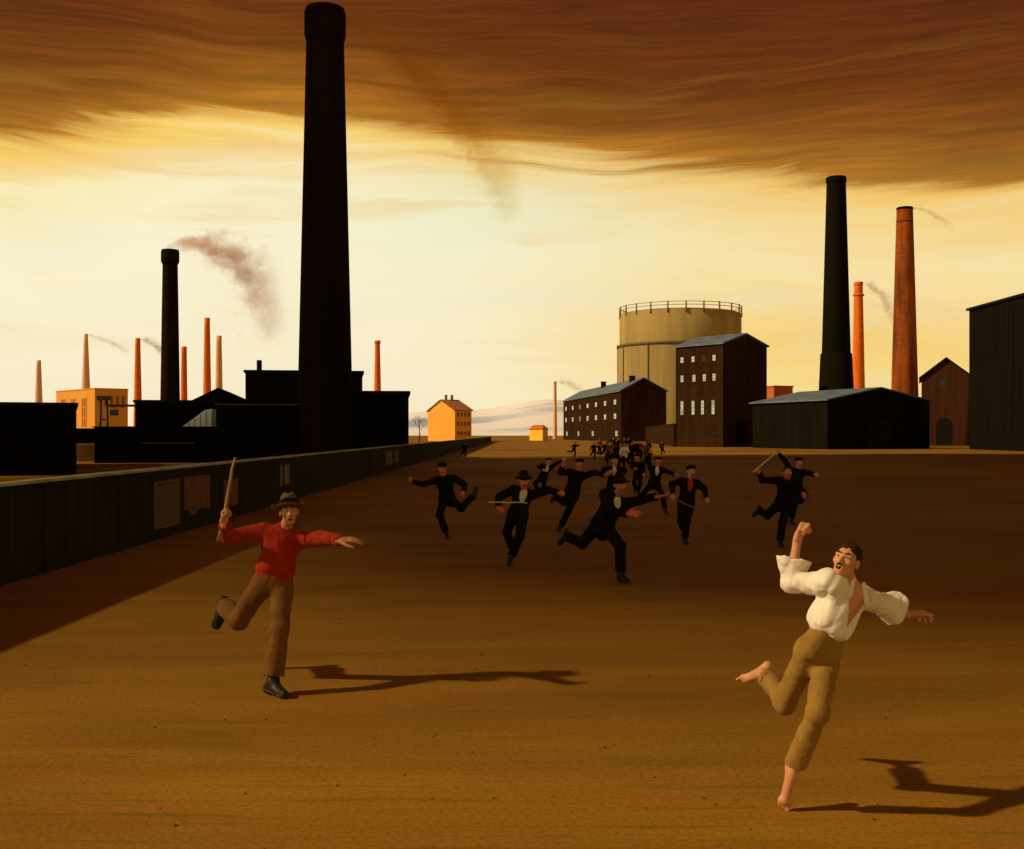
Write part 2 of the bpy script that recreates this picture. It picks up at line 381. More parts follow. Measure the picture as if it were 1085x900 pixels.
def corner_house(name, label, cat, cpx, cz, theta, pxl, pxr, eave_y, peak_y, wall_l, wall_r, roof_m, gable='b', flat=False, over=.35, group=None, L=None, W=None, roof_t=.3, hip=False):
    """house standing on a near corner: left face runs along a, right face along b; eave_y / peak_y are photo rows at the corner"""
    cx = gx(cpx, cz); b = V(math.cos(theta), math.sin(theta), 0); a = V(-math.sin(theta), math.cos(theta), 0)
    L = L or solve_len(cx, cz, a.x, a.y, pxl); W = W or solve_len(cx, cz, b.x, b.y, pxr)
    H = hz(eave_y, cz)
    root = thing(name, label, cat, (cx, cz, 0), 0, group)
    o = V(0, 0, 0); up = V(0, 0, 1)
    info = dict(root=root, a=a, b=b, L=L, W=W, H=H, up=up)
    ml = MB()
    if flat:
        ml.box(o, b * W, a * L, up * H)
        ml.build('wall', wall_l, root)
        r = MB(); r.box(-b * over - a * over + up * (H + .003), b * (W + 2 * over), a * (L + 2 * over), up * roof_t); r.build('roof', roof_m, root)
        return info
    if gable == 'b': w_, l_, wl, ll = b, a, W, L
    else: w_, l_, wl, ll = a, b, L, W
    zc = cz + (w_ * wl / 2).y
    P = hz(peak_y, zc); info['P'] = P
    if hip:
        ml.box(o, b * W, a * L, up * H)
    else:
        prof = [o, w_ * wl, w_ * wl + up * H, w_ * wl / 2 + up * P, up * H]
        ml.prism(prof, l_ * ll)
    ml.build('wall', wall_l, root)
    r = MB(); s = (P - H) / (wl / 2); ov = over; t = roof_t
    if hip:
        q = [-b * ov - a * ov, b * (W + ov) - a * ov, b * (W + ov) + a * (L + ov), -b * ov + a * (L + ov)]
        q = [p + up * (H + .003) for p in q]
        k = min(W, L) / 2
        r1, r2 = (b * k + a * (L / 2), b * (W - k) + a * (L / 2)) if W >= L else (b * (W / 2) + a * k, b * (W / 2) + a * (L - k))
        if W >= L: order = [(0, 1, 'r2', 'r1'), (1, 2, 'r2'), (2, 3, 'r1', 'r2'), (3, 0, 'r1')]
        else: order = [(0, 1, 'r1'), (1, 2, 'r2', 'r1'), (2, 3, 'r2'), (3, 0, 'r1', 'r2')]
        dct = {'r1': r1 + up * P, 'r2': r2 + up * P}
        for od in order: r.poly([q[k_] if isinstance(k_, int) else dct[k_] for k_ in od])
        r.poly(list(reversed(q)))
        bmesh.ops.remove_doubles(r.bm, verts=r.bm.verts[:], dist=1e-4)
    else:
        e = .004
        prof = [-w_ * ov + up * (H - s * ov + e), w_ * wl / 2 + up * (P + e), w_ * (wl + ov) + up * (H - s * ov + e),
                w_ * (wl + ov) + up * (H - s * ov + e + t), w_ * wl / 2 + up * (P + e + t), -w_ * ov + up * (H - s * ov + e + t)]
        r.prism([p - l_ * ov for p in prof], l_ * (ll + 2 * ov))
    roof = r.build('roof', roof_m, root); info['roof'] = roof
    return info

# --- right side of the yard
def row_windows(n, L, z, w, h, m0=.08, m1=.06):
    a0, a1 = L * m0, L * (1 - m1)
    return [(a0 + (a1 - a0) * (i / (n - 1)), z, w, h) for i in range(n)]

i1 = corner_house('mill_building', 'long three storey brown mill with slate roof, left of the yard wall', 'mill',
                  658, 334, R(6.6), 597, 706, 414, 401, M['brownbrick'], None, M['slate'], over=.5)
wn = row_windows(7, i1['L'], 11.4, 3.8, 1.75) + row_windows(7, i1['L'], 6.9, 3.8, 1.9)
wn += [(i1['L'] * q, 1.5, 3.6, 1.9) for q in (.06, .42, .68, .92)]
oriented_windows(i1['root'], V(0, 0, 0), i1['a'], -i1['b'], wn, M['pane'], dark=(4, 11))
for q in (.10, .52):
    mb = MB(); c = i1['b'] * i1['W'] * .42 + i1['a'] * i1['L'] * q + V(0, 0, i1['P'] - 1.2)
    mb.cbox(c + V(0, 0, 1.3), 1.6, 3.2, 2.6 if q > .3 else 1.9); mb.cbox(c + V(0, 0, 2.7 if q > .3 else 2.35), 1.9, 3.5, .25)
    mb.build('chimney', M['brownbrick'], i1['roof'])

i2 = corner_house('tall_mill', 'tall dark mill with three rows of four windows and an arched gate', 'mill',
                  766, 191, R(38), 716, 812.5, 364, 354.5, M['brownbrick'], None, M['slate'], over=.35, roof_t=.25)
L2 = i2['L']
wn = [(L2 * q, 15.1, .85, 1.15) for q in (.86, .62, .40, .18)] + [(L2 * q, 11.6, .85, 1.35) for q in (.86, .60, .38, .18)] + [(L2 * q, 5.7, .8, 2.6) for q in (.86, .62, .42, .20)]
oriented_windows(i2['root'], V(0, 0, 0), i2['a'], -i2['b'], wn, M['pane'], dark=(2,))
def arch_gate(info, s, w, h, trim_m, face='b', gate_m=None, trim_w=.35):
    root = info['root']; u, n = (info['b'], -info['a']) if face == 'b' else (info['a'], -info['b'])
    pts = [u * (s - w / 2), u * (s + w / 2)]
    pts += [u * (s + w / 2 * math.cos(t)) + V(0, 0, h - w / 2 + w / 2 * math.sin(t)) for t in np.linspace(0, math.pi, 14)]
    g = MB(); g.prism([p + n * .003 for p in pts], n * .05)
    gate = g.build('gate', gate_m or M['tarboard'], root)
    if trim_m:
        t_ = MB(); k = trim_w
        for sd in (-1, 1): t_.box(u * (s + sd * (w / 2 + k / 2) - k / 2), u * k, n * .14, V(0, 0, h - w / 2 - .002))
        an = np.linspace(0, math.pi, 14)
        for q in range(13):
            def pt(r, t): return u * (s + r * math.cos(t)) + V(0, 0, h - w / 2 + r * math.sin(t))
            t_.prism([pt(w / 2, an[q]), pt(w / 2 + k, an[q]), pt(w / 2 + k, an[q + 1]), pt(w / 2, an[q + 1])], n * .14)
        t_.build('arch_surround', trim_m, root)
arch_gate(i2, i2['W'] * .40, 3.0, 5.0, M['brownbrick'])
mb = MB(); mb.box(-i2['b'] * .12 - i2['a'] * .12, i2['b'] * (i2['W'] * .40 - 1.9 + .12), i2['a'] * .117, V(0, 0, 3.4))
mb.box(-i2['b'] * .12, i2['b'] * .117, i2['a'] * (i2['L'] + .1), V(0, 0, 3.4)); mb.build('plinth', M['brownbrick'], i2['root'])

def yard_wall():
    p0 = V(gx(716, 199) - .35, 199.5, 0); p1 = V(gx(684, 305), 305, 0)
    root = thing('yard_wall', 'low brown brick yard wall joining the two brick mills', 'wall', p0)
    d = (p1 - p0); n = V(-d.y, d.x, 0).normalized()
    b = MB(); b.box((0, 0, 0), d, -n * .45, V(0, 0, 4.0)); b.build('wall_body', M['brownbrick'], root)
    c = MB(); c.box(n * .08 + V(0, 0, 4.003), d, -n * .61, V(0, 0, .2)); c.build('coping', M['brownbrick'], root)
yard_wall()

i3 = corner_house('storage_shed', 'long black tarred shed with blue grey roof in front of the dark chimney', 'shed',
                  877, 163, R(21.5), 797.5, 985, 424, 411.7, M['tarboard'], None, M['slate'], over=.45, roof_t=.2)
mb = MB(); u, n = i3['b'], -i3['a']; s0 = i3['W'] * .5
mb.box(u * (s0 - 2.2), u * 4.4, n * .06, V(0, 0, 4.2)); door = mb.build('door', M['blackroof'], i3['root'])
mb = MB(); mb.box(-i3['b'] * .04 - i3['a'] * .04, i3['b'] * .16, i3['a'] * .16, V(0, 0, i3['H'] - .1)); mb.build('corner_board', M['tarboard'], i3['root'])

ir = corner_house('brick_house', 'low red orange block peeking out between the tall mill and the black shed', 'building',
                  820, 262, R(20), 806, 840, 410, 410, M['redtile'], None, M['redtile'], flat=True, over=.2)

i4 = corner_house('gabled_barn', 'red brown plank barn with round gable opening beside the dark green block', 'barn',
                  976.5, 223, R(-20.4), 976.5, 1029, 400, 380.4, M['redboard'], None, M['blackroof'], over=.5, L=22, roof_t=.35)
arch_gate(i4, i4['W'] * .46, 3.0, 5.6, None, gate_m=M['blackroof'])
mb = MB(); u, n = i4['b'], -i4['a']; c = u * (i4['W'] * .46) + V(0, 0, 12.6)
mb.prism([c + n * .01 + u * .75 * math.cos(t) + V(0, 0, 1.0 * math.sin(t)) for t in np.linspace(0, 2 * math.pi, 20)[:-1]], n * .06)
mb.build('round_window', M['panedark'], i4['root'])

def big_block():
    x0, z1, H = 67.9, 163.0, 20.6
    root = thing('factory_block', 'big windowless dark green block cut off by the right edge of the picture', 'factory', (x0, z1, 0))
    b = MB(); b.box((0, 0, 0), (26, 0, 0), (0, -95, 0), (0, 0, H)); b.build('wall', M['greenboard'], root)
    r = MB(); r.box((-.35, .35, H + .003), (26.7, 0, 0), (0, -95.7, 0), (0, 0, .35)); r.build('roof', M['blackroof'], root)
    for k in range(3):
        p = MB(); p.box((-.06, -14 - k * 30.5, 0), (.057, 0, 0), (0, -.4, 0), (0, 0, H - .02)); p.build('pilaster', M['greenboard'], root)
big_block()

def gasholder():
    D = 452.0; xc = gx(720.5, D); Rr = 25.0; H = hz(334.5, D)
    root = thing('gasholder', 'huge round iron gasholder with railing around its top, behind the two mills', 'gasholder', (xc, D, 0))
    zb = hz(367, D)
    t = MB(); t.lathe([(Rr + .6, 0), (Rr + .6, zb - .9)], 96); t.build('lower_tank', M['gasiron'], root)
    t = MB(); t.lathe([(Rr - .2, zb - .9), (Rr - .2, H), (Rr - 1.5, H + .6), (.01, H + 2.4)], 96); t.build('upper_lift', M['gasiron'], root)
    t = MB(); t.lathe([(Rr - .19, zb - .88), (Rr + 1.0, zb - .88), (Rr + 1.0, zb + .2), (Rr - .19, zb + .2)], 96, closed=True); t.build('band', M['gasband'], root)
    hr = 3.0
    t = MB()
    for q in (hr - .12, hr * .55):
        t.lathe([(Rr - .3, H + q), (Rr - .05, H + q), (Rr - .05, H + q + .22), (Rr - .3, H + q + .22)], 96, closed=True)
    t.build('railing', M['rail'], root)
    for k in range(22):
        a = 2 * math.pi * (k + .3) / 22
        p = MB(); c = V((Rr - .18) * math.cos(a), (Rr - .18) * math.sin(a), H - 1.2)
        p.tube([c, c + V(0, 0, hr + 1.5)], [.36, .30], 6); p.build('railing_post', M['rail'], root)
    for k in range(11):
        a = 2 * math.pi * (k + .1) / 11
        p = MB(); c = V((Rr + .75) * math.cos(a), (Rr + .75) * math.sin(a), 0)
        p.tube([c, c + V(0, 0, zb - .9)], [.28, .28], 6); p.build('guide_column', M['gasband'], root)
gasholder()

# --- chimneys
def chimney(label, xc, Z, y_top, y_ref, w_ref, w_top, m, cap=None, rings=(), plinth=None, group='factory chimneys', seg=40, cap_m=None):
    """w_top / w_ref: widths in photo pixels at rows y_top / y_ref; the taper runs on down to the ground"""
    k = Z / F_PX; H = hz(y_top, Z); zr = hz(y_ref, Z); rt, rr = w_top * k / 2, w_ref * k / 2
    r0 = rr + (rr - rt) / (H - zr) * zr
    root = thing('factory_chimney', label, 'chimney', (gx(xc, Z), Z, 0), 0, group)
    def rad(z): return r0 + (rt - r0) * z / H
    z0 = 0
    if plinth:
        yp, wp0, wp1 = plinth; z0 = hz(yp, Z); p = MB(); q0, q1 = wp0 * k / 2, wp1 * k / 2
        ch = (q1 - rad(z0)) * 1.0
        p.lathe([(q0, 0), (q1, z0 - ch), (rad(z0) + .003, z0)], seg); p.build('plinth', m, root)
        z0 -= .05
    ztop = H
    if cap: ztop = hz(cap[0], Z)
    s = MB(); n = 14
    prof = [(rad(z0 + (ztop - z0) * i / n), z0 + (ztop - z0) * i / n) for i in range(n + 1)]
    if not cap:
        wt = rad(ztop) * .72; prof += [(wt, ztop), (wt * 1.02, ztop - rt * 4), (.01, ztop - rt * 4)]
    s.lathe(prof, seg); s.build('shaft', m, root)
    if cap:
        wc = cap[1] * k / 2; c = MB(); h = H - ztop
        c.lathe([(rad(ztop) * .8, ztop + .002), (rad(ztop) + .004, ztop + .002), (wc, ztop + h * .22), (wc, H - h * .14), (wc * .93, H), (wc * .74, H), (wc * .72, H - h * .9), (.01, H - h * .9)], seg)
        c.build('cap', cap_m or m, root)
    for (yr, wr) in rings:
        zr_ = hz(yr, Z); q = MB(); w = wr * k / 2; t = 1.6 * k
        q.lathe([(rad(zr_) * .96, zr_ - t), (w, zr_ - t * .4), (w, zr_ + t * .5), (rad(zr_) * .96, zr_ + t)], seg, closed=True); q.build('ring', cap_m or m, root)
    return root

BIG_Z, SECOND_Z = 84.0, 150.0
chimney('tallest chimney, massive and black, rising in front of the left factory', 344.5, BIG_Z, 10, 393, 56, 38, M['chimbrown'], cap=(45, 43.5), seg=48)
chimney('smoking dark brown chimney with wide square-cut cap, left of the tallest chimney', 180.3, SECOND_Z, 265, 424, 20, 15, M['chimbrown'], cap=(281, 18.8))
chimney('thin orange chimney just left of the smoking dark chimney, a wisp at its top', 146, 300, 358.5, 447, 9, 5, M['chimorange'])
chimney('short orange chimney half hidden by the smoking dark chimney', 195, 310, 367.5, 425, 7, 5.5, M['chimorange'])
chimney('tall slim orange chimney above the left gabled shed', 219.5, 290, 337, 415, 8.2, 5.6, M['chimorange'])
chimney('pale yellow chimney close beside the tall slim orange chimney', 232, 520, 356, 412, 7.4, 5.6, M['chimhazeyellow'])
chimney('slender pale chimney with a faint wisp above the flat ochre block', 91, 560, 354, 412, 8.5, 4, M['chimhazepink'])
chimney('faintest pale pink chimney at the far left', 41, 700, 382, 426, 7.6, 4.6, M['chimhazepink'])
chimney('orange chimney with a knobbed top just right of the tallest chimney', 400, 300, 361, 416, 7.4, 5, M['chimorange'], cap=(365, 6.4))
chimney('distant pale pink chimney between the lemon house and the long mill', 588, 520, 404.5, 460, 4.6, 3.2, M['chimhazepink'], cap=(406.5, 3.9))
chimney('tall black chimney with flared base behind the black shed', 886, 202, 188, 372, 29.5, 19.5, M['chimgreen'], cap=(194.5, 21.2), rings=((219, 21.5),), plinth=(374, 41, 32.5))
chimney('small orange chimney between the black and the rust red chimneys', 909.6, 300, 299, 412, 13.2, 8.6, M['chimorange'], cap=(303, 9.6), rings=((313, 11.6),))
chimney('tall rust red chimney standing beside the plank barn', 958.6, 215, 220, 419, 27.5, 16.4, M['chimrust'], cap=(223, 17), rings=((236, 17.3),), cap_m=M['chimgreen'])

# --- left factory yard
def left_block(name, label, cat, pxl, pxr, ytop, Z, depth, m, rot=R(9), roof_m=None, lip=.14, lip_t=.22, H=None):
    """flat-roofed block whose front right corner is at column pxr"""
    u = V(math.cos(rot), math.sin(rot), 0); v = V(-math.sin(rot), math.cos(rot), 0)
    c = V(gx(pxr, Z), Z, 0); W = solve_len(c.x, c.y, -u.x, -u.y, pxl); H = H or hz(ytop, Z)
    root = thing(name, label, cat, c); b = MB(); b.box(-u * W, u * W, v * depth, V(0, 0, H)); b.build('wall', m, root)
    r = MB(); r.box(-u * (W + lip) - v * lip + V(0, 0, H + .003), u * (W + 2 * lip), v * (depth + 2 * lip), V(0, 0, lip_t)); r.build('roof', roof_m or M['blackroof'], root)
    return root, u, v, W, H

def dim_windows(root, u, v, items):
    oriented_windows(root, V(0, 0, 0), u, -v, items, M['panedark'], M['blackroof'], proud=.05)

def left_factory():
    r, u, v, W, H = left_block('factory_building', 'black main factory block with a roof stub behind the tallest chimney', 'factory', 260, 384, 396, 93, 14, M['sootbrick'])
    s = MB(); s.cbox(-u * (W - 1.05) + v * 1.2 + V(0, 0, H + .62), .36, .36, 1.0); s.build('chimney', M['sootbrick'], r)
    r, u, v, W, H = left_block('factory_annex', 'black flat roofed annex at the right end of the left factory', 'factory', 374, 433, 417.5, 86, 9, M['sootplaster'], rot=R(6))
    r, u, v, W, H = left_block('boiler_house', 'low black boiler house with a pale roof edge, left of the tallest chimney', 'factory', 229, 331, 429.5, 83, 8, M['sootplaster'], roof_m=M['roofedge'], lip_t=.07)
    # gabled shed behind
    Z = 100; b = V(math.cos(R(9)), math.sin(R(9)), 0); a = V(-b.y, b.x, 0)
    c = V(gx(197, Z), Z + 2, 0); W = solve_len(c.x, c.y, b.x, b.y, 262); He, P = hz(425.5, Z), hz(411.5, Z)
    root = thing('gabled_shed', 'black shed with a low pointed gable behind the boiler house', 'shed', c)
    w = MB(); w.prism([V(0, 0, 0), b * W, b * W + V(0, 0, He), b * W * .47 + V(0, 0, P), V(0, 0, He)], a * 12); w.build('wall', M['sootplaster'], root)
    q = MB(); e = .12
    pr = [-b * .3 + V(0, 0, He - .1), b * W * .47 + V(0, 0, P + .01), b * (W + .3) + V(0, 0, He - .1)]
    q.prism([p - a * e for p in pr] + [p - a * e + V(0, 0, .14) for p in reversed(pr)], a * (12 + 2 * e)); q.build('roof', M['blackroof'], root)
    # machine hall with sloping glazing
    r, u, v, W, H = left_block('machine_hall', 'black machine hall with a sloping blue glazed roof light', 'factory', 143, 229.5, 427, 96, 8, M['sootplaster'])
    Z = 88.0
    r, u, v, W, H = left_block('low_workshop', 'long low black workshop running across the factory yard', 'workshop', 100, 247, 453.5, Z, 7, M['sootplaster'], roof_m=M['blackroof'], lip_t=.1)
    # roof light: a wedge of glass standing on the low workshop
    c = -u * (gx(247, Z) - gx(225, Z)) + V(0, 0, H + .106)
    w2 = 2.25; g = MB()
    g.prism([c - u * w2, c, c + V(0, 0, 1.42), c - u * .55 + V(0, 0, 1.30)], v * 3.2); g.build('roof_light', M['skylight'], r)
    sk = MB()
    for k in range(1, 5):
        t = k / 5.0; hh = 1.42 * min(1, t * 1.15)
        sk.box(c - u * (w2 * (1 - t)) - v * .03, u * .05, v * .027, V(0, 0, hh * .9))
    sk.build('glazing_bar', M['roofedge'], r)
    s = MB(); s.box(-u * (W - 3.6) - v * .112 + V(0, 0, H - 1.25), u * 4.0, v * .10, V(0, 0, .09)); s.build('ledge', M['roofedge'], r)
    # farther low shed + left block + tan shed
    left_block('back_shed', 'low black shed closing the yard behind the hoist', 'shed', 60, 150, 455, 104, 5, M['sootplaster'], lip_t=.08)
    left_block('dark_warehouse', 'plain black warehouse cut off by the left edge of the picture', 'warehouse', -60, 81, 430, 62, 24, M['sootplaster'], rot=R(22), lip=.1, lip_t=.16)
    left_block('tan_hut', 'small tan hut in the gap between the black warehouse and the workshop', 'hut', 78, 101, 477.5, 92, 3, M['tan'], lip=.05, lip_t=.1, roof_m=M['tan'], H=1.35)
    # hoist
    Z = 98
    root = thing('hoist', 'black iron hoist frame with jib and hanging block in front of the ochre block', 'hoist', (gx(110, Z), Z, 0))
    zt = hz(424, Z); zj = hz(430, Z)
    p = MB()
    for s_ in (-1, 1): p.tube([V(s_ * .42, 0, 0), V(s_ * .26, 0, zt - .003)], [.13, .11], 6)
    p.box((-.3, -.06, zj - 1.3), (.6, 0, 0), (0, .12, 0), (0, 0, .12)); p.build('mast', M['iron'], root)
    p = MB(); p.cbox((0, 0, zt + .18), 1.0, .8, .36); p.build('hoist_house', M['iron'], root)
    p = MB(); p.box((.3, -.07, zj - .1), (2.75, 0, 0), (0, .14, 0), (0, 0, .2)); p.build('jib', M['iron'], root)
    p = MB(); p.tube([V(.92, 0, zj - .1), V(.92, 0, zj - .35)], [.04, .04], 5); p.cbox((.92, 0, zj - .62), .62, .4, .52); p.build('pulley_block', M['iron'], root)
left_factory()

# --- ochre block and low block beyond
i5 = corner_house('ochre_block', 'flat roofed ochre yellow block with tall recessed panels behind the hoist', 'building',
                  100.5, 215, R(42), 59.5, 135.5, 412.2, 412, M['ochre'], None, M['ochre'], flat=True, over=.12, roof_t=.18)
oriented_windows(i5['root'], V(0, 0, 0), i5['a'], -i5['b'], [(i5['L'] * q, 3.4, 2.6, 6.2) for q in (.26, .54, .80)], M['ochredark'], M['ochre'], proud=.10)
oriented_windows(i5['root'], V(0, 0, 0), i5['b'], -i5['a'], [(i5['W'] * q, 7.6, .5, 2.2) for q in (.15, .32, .5, .68, .85)], M['ochredark'], M['ochredark'], proud=.08)
corner_house('ochre_shed', 'low ochre shed left of the ochre block, mostly behind the black warehouse', 'shed', 50, 300, R(45), 18, 61, 427.5, 427, M['ochre'], None, M['ochre'], flat=True, over=.1, roof_t=.15)

i6 = corner_house('yellow_house', 'three storey golden yellow house with brown gable roof and two chimneys beside a bare tree', 'house',
                  482, 345, R(30), 453.5, 499.6, 435, 424.5, M['housewall'], None, M['rooftile'], gable='a', over=.45, roof_t=.3)
wn = []
for z in (2.0, 5.0, 7.9): wn += [(i6['W'] * q, z, .75, 1.15) for q in (.18, .40, .62, .84)]
oriented_windows(i6['root'], V(0, 0, 0), i6['b'], -i6['a'], wn, M['panedusk'], M['ochredark'], proud=.08)
for q in (.30, .66):
    mb = MB(); c = i6['a'] * i6['L'] * .5 + i6['b'] * i6['W'] * q + V(0, 0, i6['P'] + .2)
    mb.cbox(c + V(0, 0, .6), .8, .8, 1.6); mb.cbox(c + V(0, 0, 1.5), 1.0, 1.0, .2); mb.build('chimney', M['rooftile'], i6['roof'])

i7 = corner_house('lemon_house', 'tiny lemon yellow house with orange hipped roof near the snowy hills', 'house',
                  575, 375, R(28), 561, 580.5, 455.2, 450.3, M['lemon'], None, M['redtile'], hip=True, over=.3)

def bare_tree():
    Z = 330.0; rnd = random.Random(5); H = 8.6
    root = thing('bare_tree', 'small leafless tree left of the golden yellow house', 'tree', (gx(444.5, Z), Z, 0))
    t = MB(); t.tube([V(0, 0, 0), V(.06, 0, 2), V(-.05, 0, 4.2)], [.22, .17, .12], 7); t.build('trunk', M['bark'], root)
    c = MB()
    def grow(p, d, l, r, n):
        q = p + d * l * .5 + V(rnd.uniform(-.1, .1), rnd.uniform(-.1, .1), 0) * l; e = p + d * l
        c.tube([p, q, e], [r, r * .8, r * .6], 5)
        if n:
            for _ in range(3 if n > 1 else 2):
                nd = (d + V(rnd.uniform(-.8, .8), rnd.uniform(-.8, .8), rnd.uniform(-.1, .5))).normalized()
                grow(e, nd, l * rnd.uniform(.6, .8), r * .6, n - 1)
    for k in range(4):
        a = k * 1.57 + .4; grow(V(-.05, 0, 3.2 + k * .33), V(math.cos(a) * .75, math.sin(a) * .75, .8).normalized(), 1.6, .08, 3)
    grow(V(-.05, 0, 4.2), V(0, 0, 1), 1.6, .1, 3)
    c.build('crown', M['bark'], root)
bare_tree()

# --- boundary wall with posters
WX0, WZ0, WX1, WZ1, WH = -7.72, 16.0, -6.3, 334.0, 1.56
def wall_x(z): return WX0 + (WX1 - WX0) * (z - WZ0) / (WZ1 - WZ0)
def wall_depth(px):
    k = (px - CX) / F_PX; s = (WX1 - WX0) / (WZ1 - WZ0)
    return (WX0 - s * WZ0) / (k - s)
def boundary_wall():
    z0, z1 = 3.0, WZ1; p0 = V(wall_x(z0), z0, 0); d = V(wall_x(z1), z1, 0) - p0
    root = thing('boundary_wall', 'long dark tar stained wall with pale coping receding along the left of the yard', 'wall', p0)
    n = V(d.y, -d.x, 0).normalized()                 # towards the yard
    b = MB(); b.box((0, 0, 0), d, -n * .24, V(0, 0, WH - .06)); b.build('wall_body', M['wall'], root)
    c = MB(); step = 2.4; dn = d.normalized(); L = d.length; s = 0; rnd = random.Random(2)
    while s < L:
        w = min(step, L - s); c.box(dn * (s + .006) + n * (.035 + rnd.uniform(0, .006)) + V(0, 0, WH - .057 + rnd.uniform(0, .004)), dn * (w - .012), -n * .31, V(0, 0, .048)); s += step if s < 90 else 8; step = 2.4 if s < 90 else 8
    c.build('coping', M['coping'], root)
    for zz in (18.05, 21.4, 36.5, 58):
        s = zz - z0; p = MB(); p.box(dn * s + n * .002, dn * .10, n * .035, V(0, 0, WH - .075)); p.build('pier', M['wall'], root)
boundary_wall()

def poster(label, px0, px1, y0, y1, m, lines=0, torn=False, group='posters pasted on the boundary wall', seed=0):
    za, zb = wall_depth(px0), wall_depth(px1); zc = (za + zb) / 2
    t0, t1 = hz(y0, zc), hz(y1, zc)
    t0 = min(t0, WH - .12)
    pa = V(wall_x(za), za, 0); d = V(wall_x(zb), zb, 0) - pa; n = V(d.y, -d.x, 0).normalized(); W = d.length; u = d.normalized(); H = t0 - t1
    rnd = random.Random(seed)
    pts = [V(0, 0, 0)]
    N = 7
    for i in range(N + 1):
        j = (rnd.uniform(0, .18) if torn else rnd.uniform(0, .015)) * H
        pts.append(u * W * i / N + V(0, 0, j))
    pts = pts[1:] + [u * W + V(0, 0, H * (1 - rnd.uniform(0, .02))), V(0, 0, H)]
    mb = MB(); mb.prism([p + n * .004 for p in pts], n * .004)
    for i in range(lines):
        zz = H * (.90 - .80 * i / max(1, lines - 1)); s = W * .1; first = i == 0
        while s < W * .88:
            w = W * rnd.uniform(.05, .16) * (1.5 if first else 1); w = min(w, W * .9 - s); hh = H * (.045 if first else .016)
            mb.box(u * s + V(0, 0, zz) + n * .0095, u * w, n * .002, V(0, 0, hh), 1); s += w + W * .035
    o = mb.build('poster', [m, M['ink']], None, pa + V(0, 0, t1))
    tag(o, label, 'poster', group)
poster('tan printed poster with rows of small type, leftmost on the boundary wall', 163, 190, 509, 559, M['poster1'], 12, seed=1)
poster('torn russet poster with ragged bottom, second from the left on the boundary wall', 195, 222, 504, 545, M['poster2'], 0, True, seed=2)
poster('narrow russet poster on the wall right behind the raised stick', 237, 252, 508, 536, M['poster2'], 0, seed=3)
poster('small grey poster on the wall above the hat of the man in red', 296.5, 306.5, 492, 514, M['poster3'], 5, seed=4)
poster('small tan notice far along the wall, left one of a pair', 409, 415.5, 478, 492.5, M['poster1'], 0, seed=5)
poster('smallest tan notice far along the wall, right one of a pair', 418.5, 422, 477, 489.5, M['poster1'], 0, seed=6)

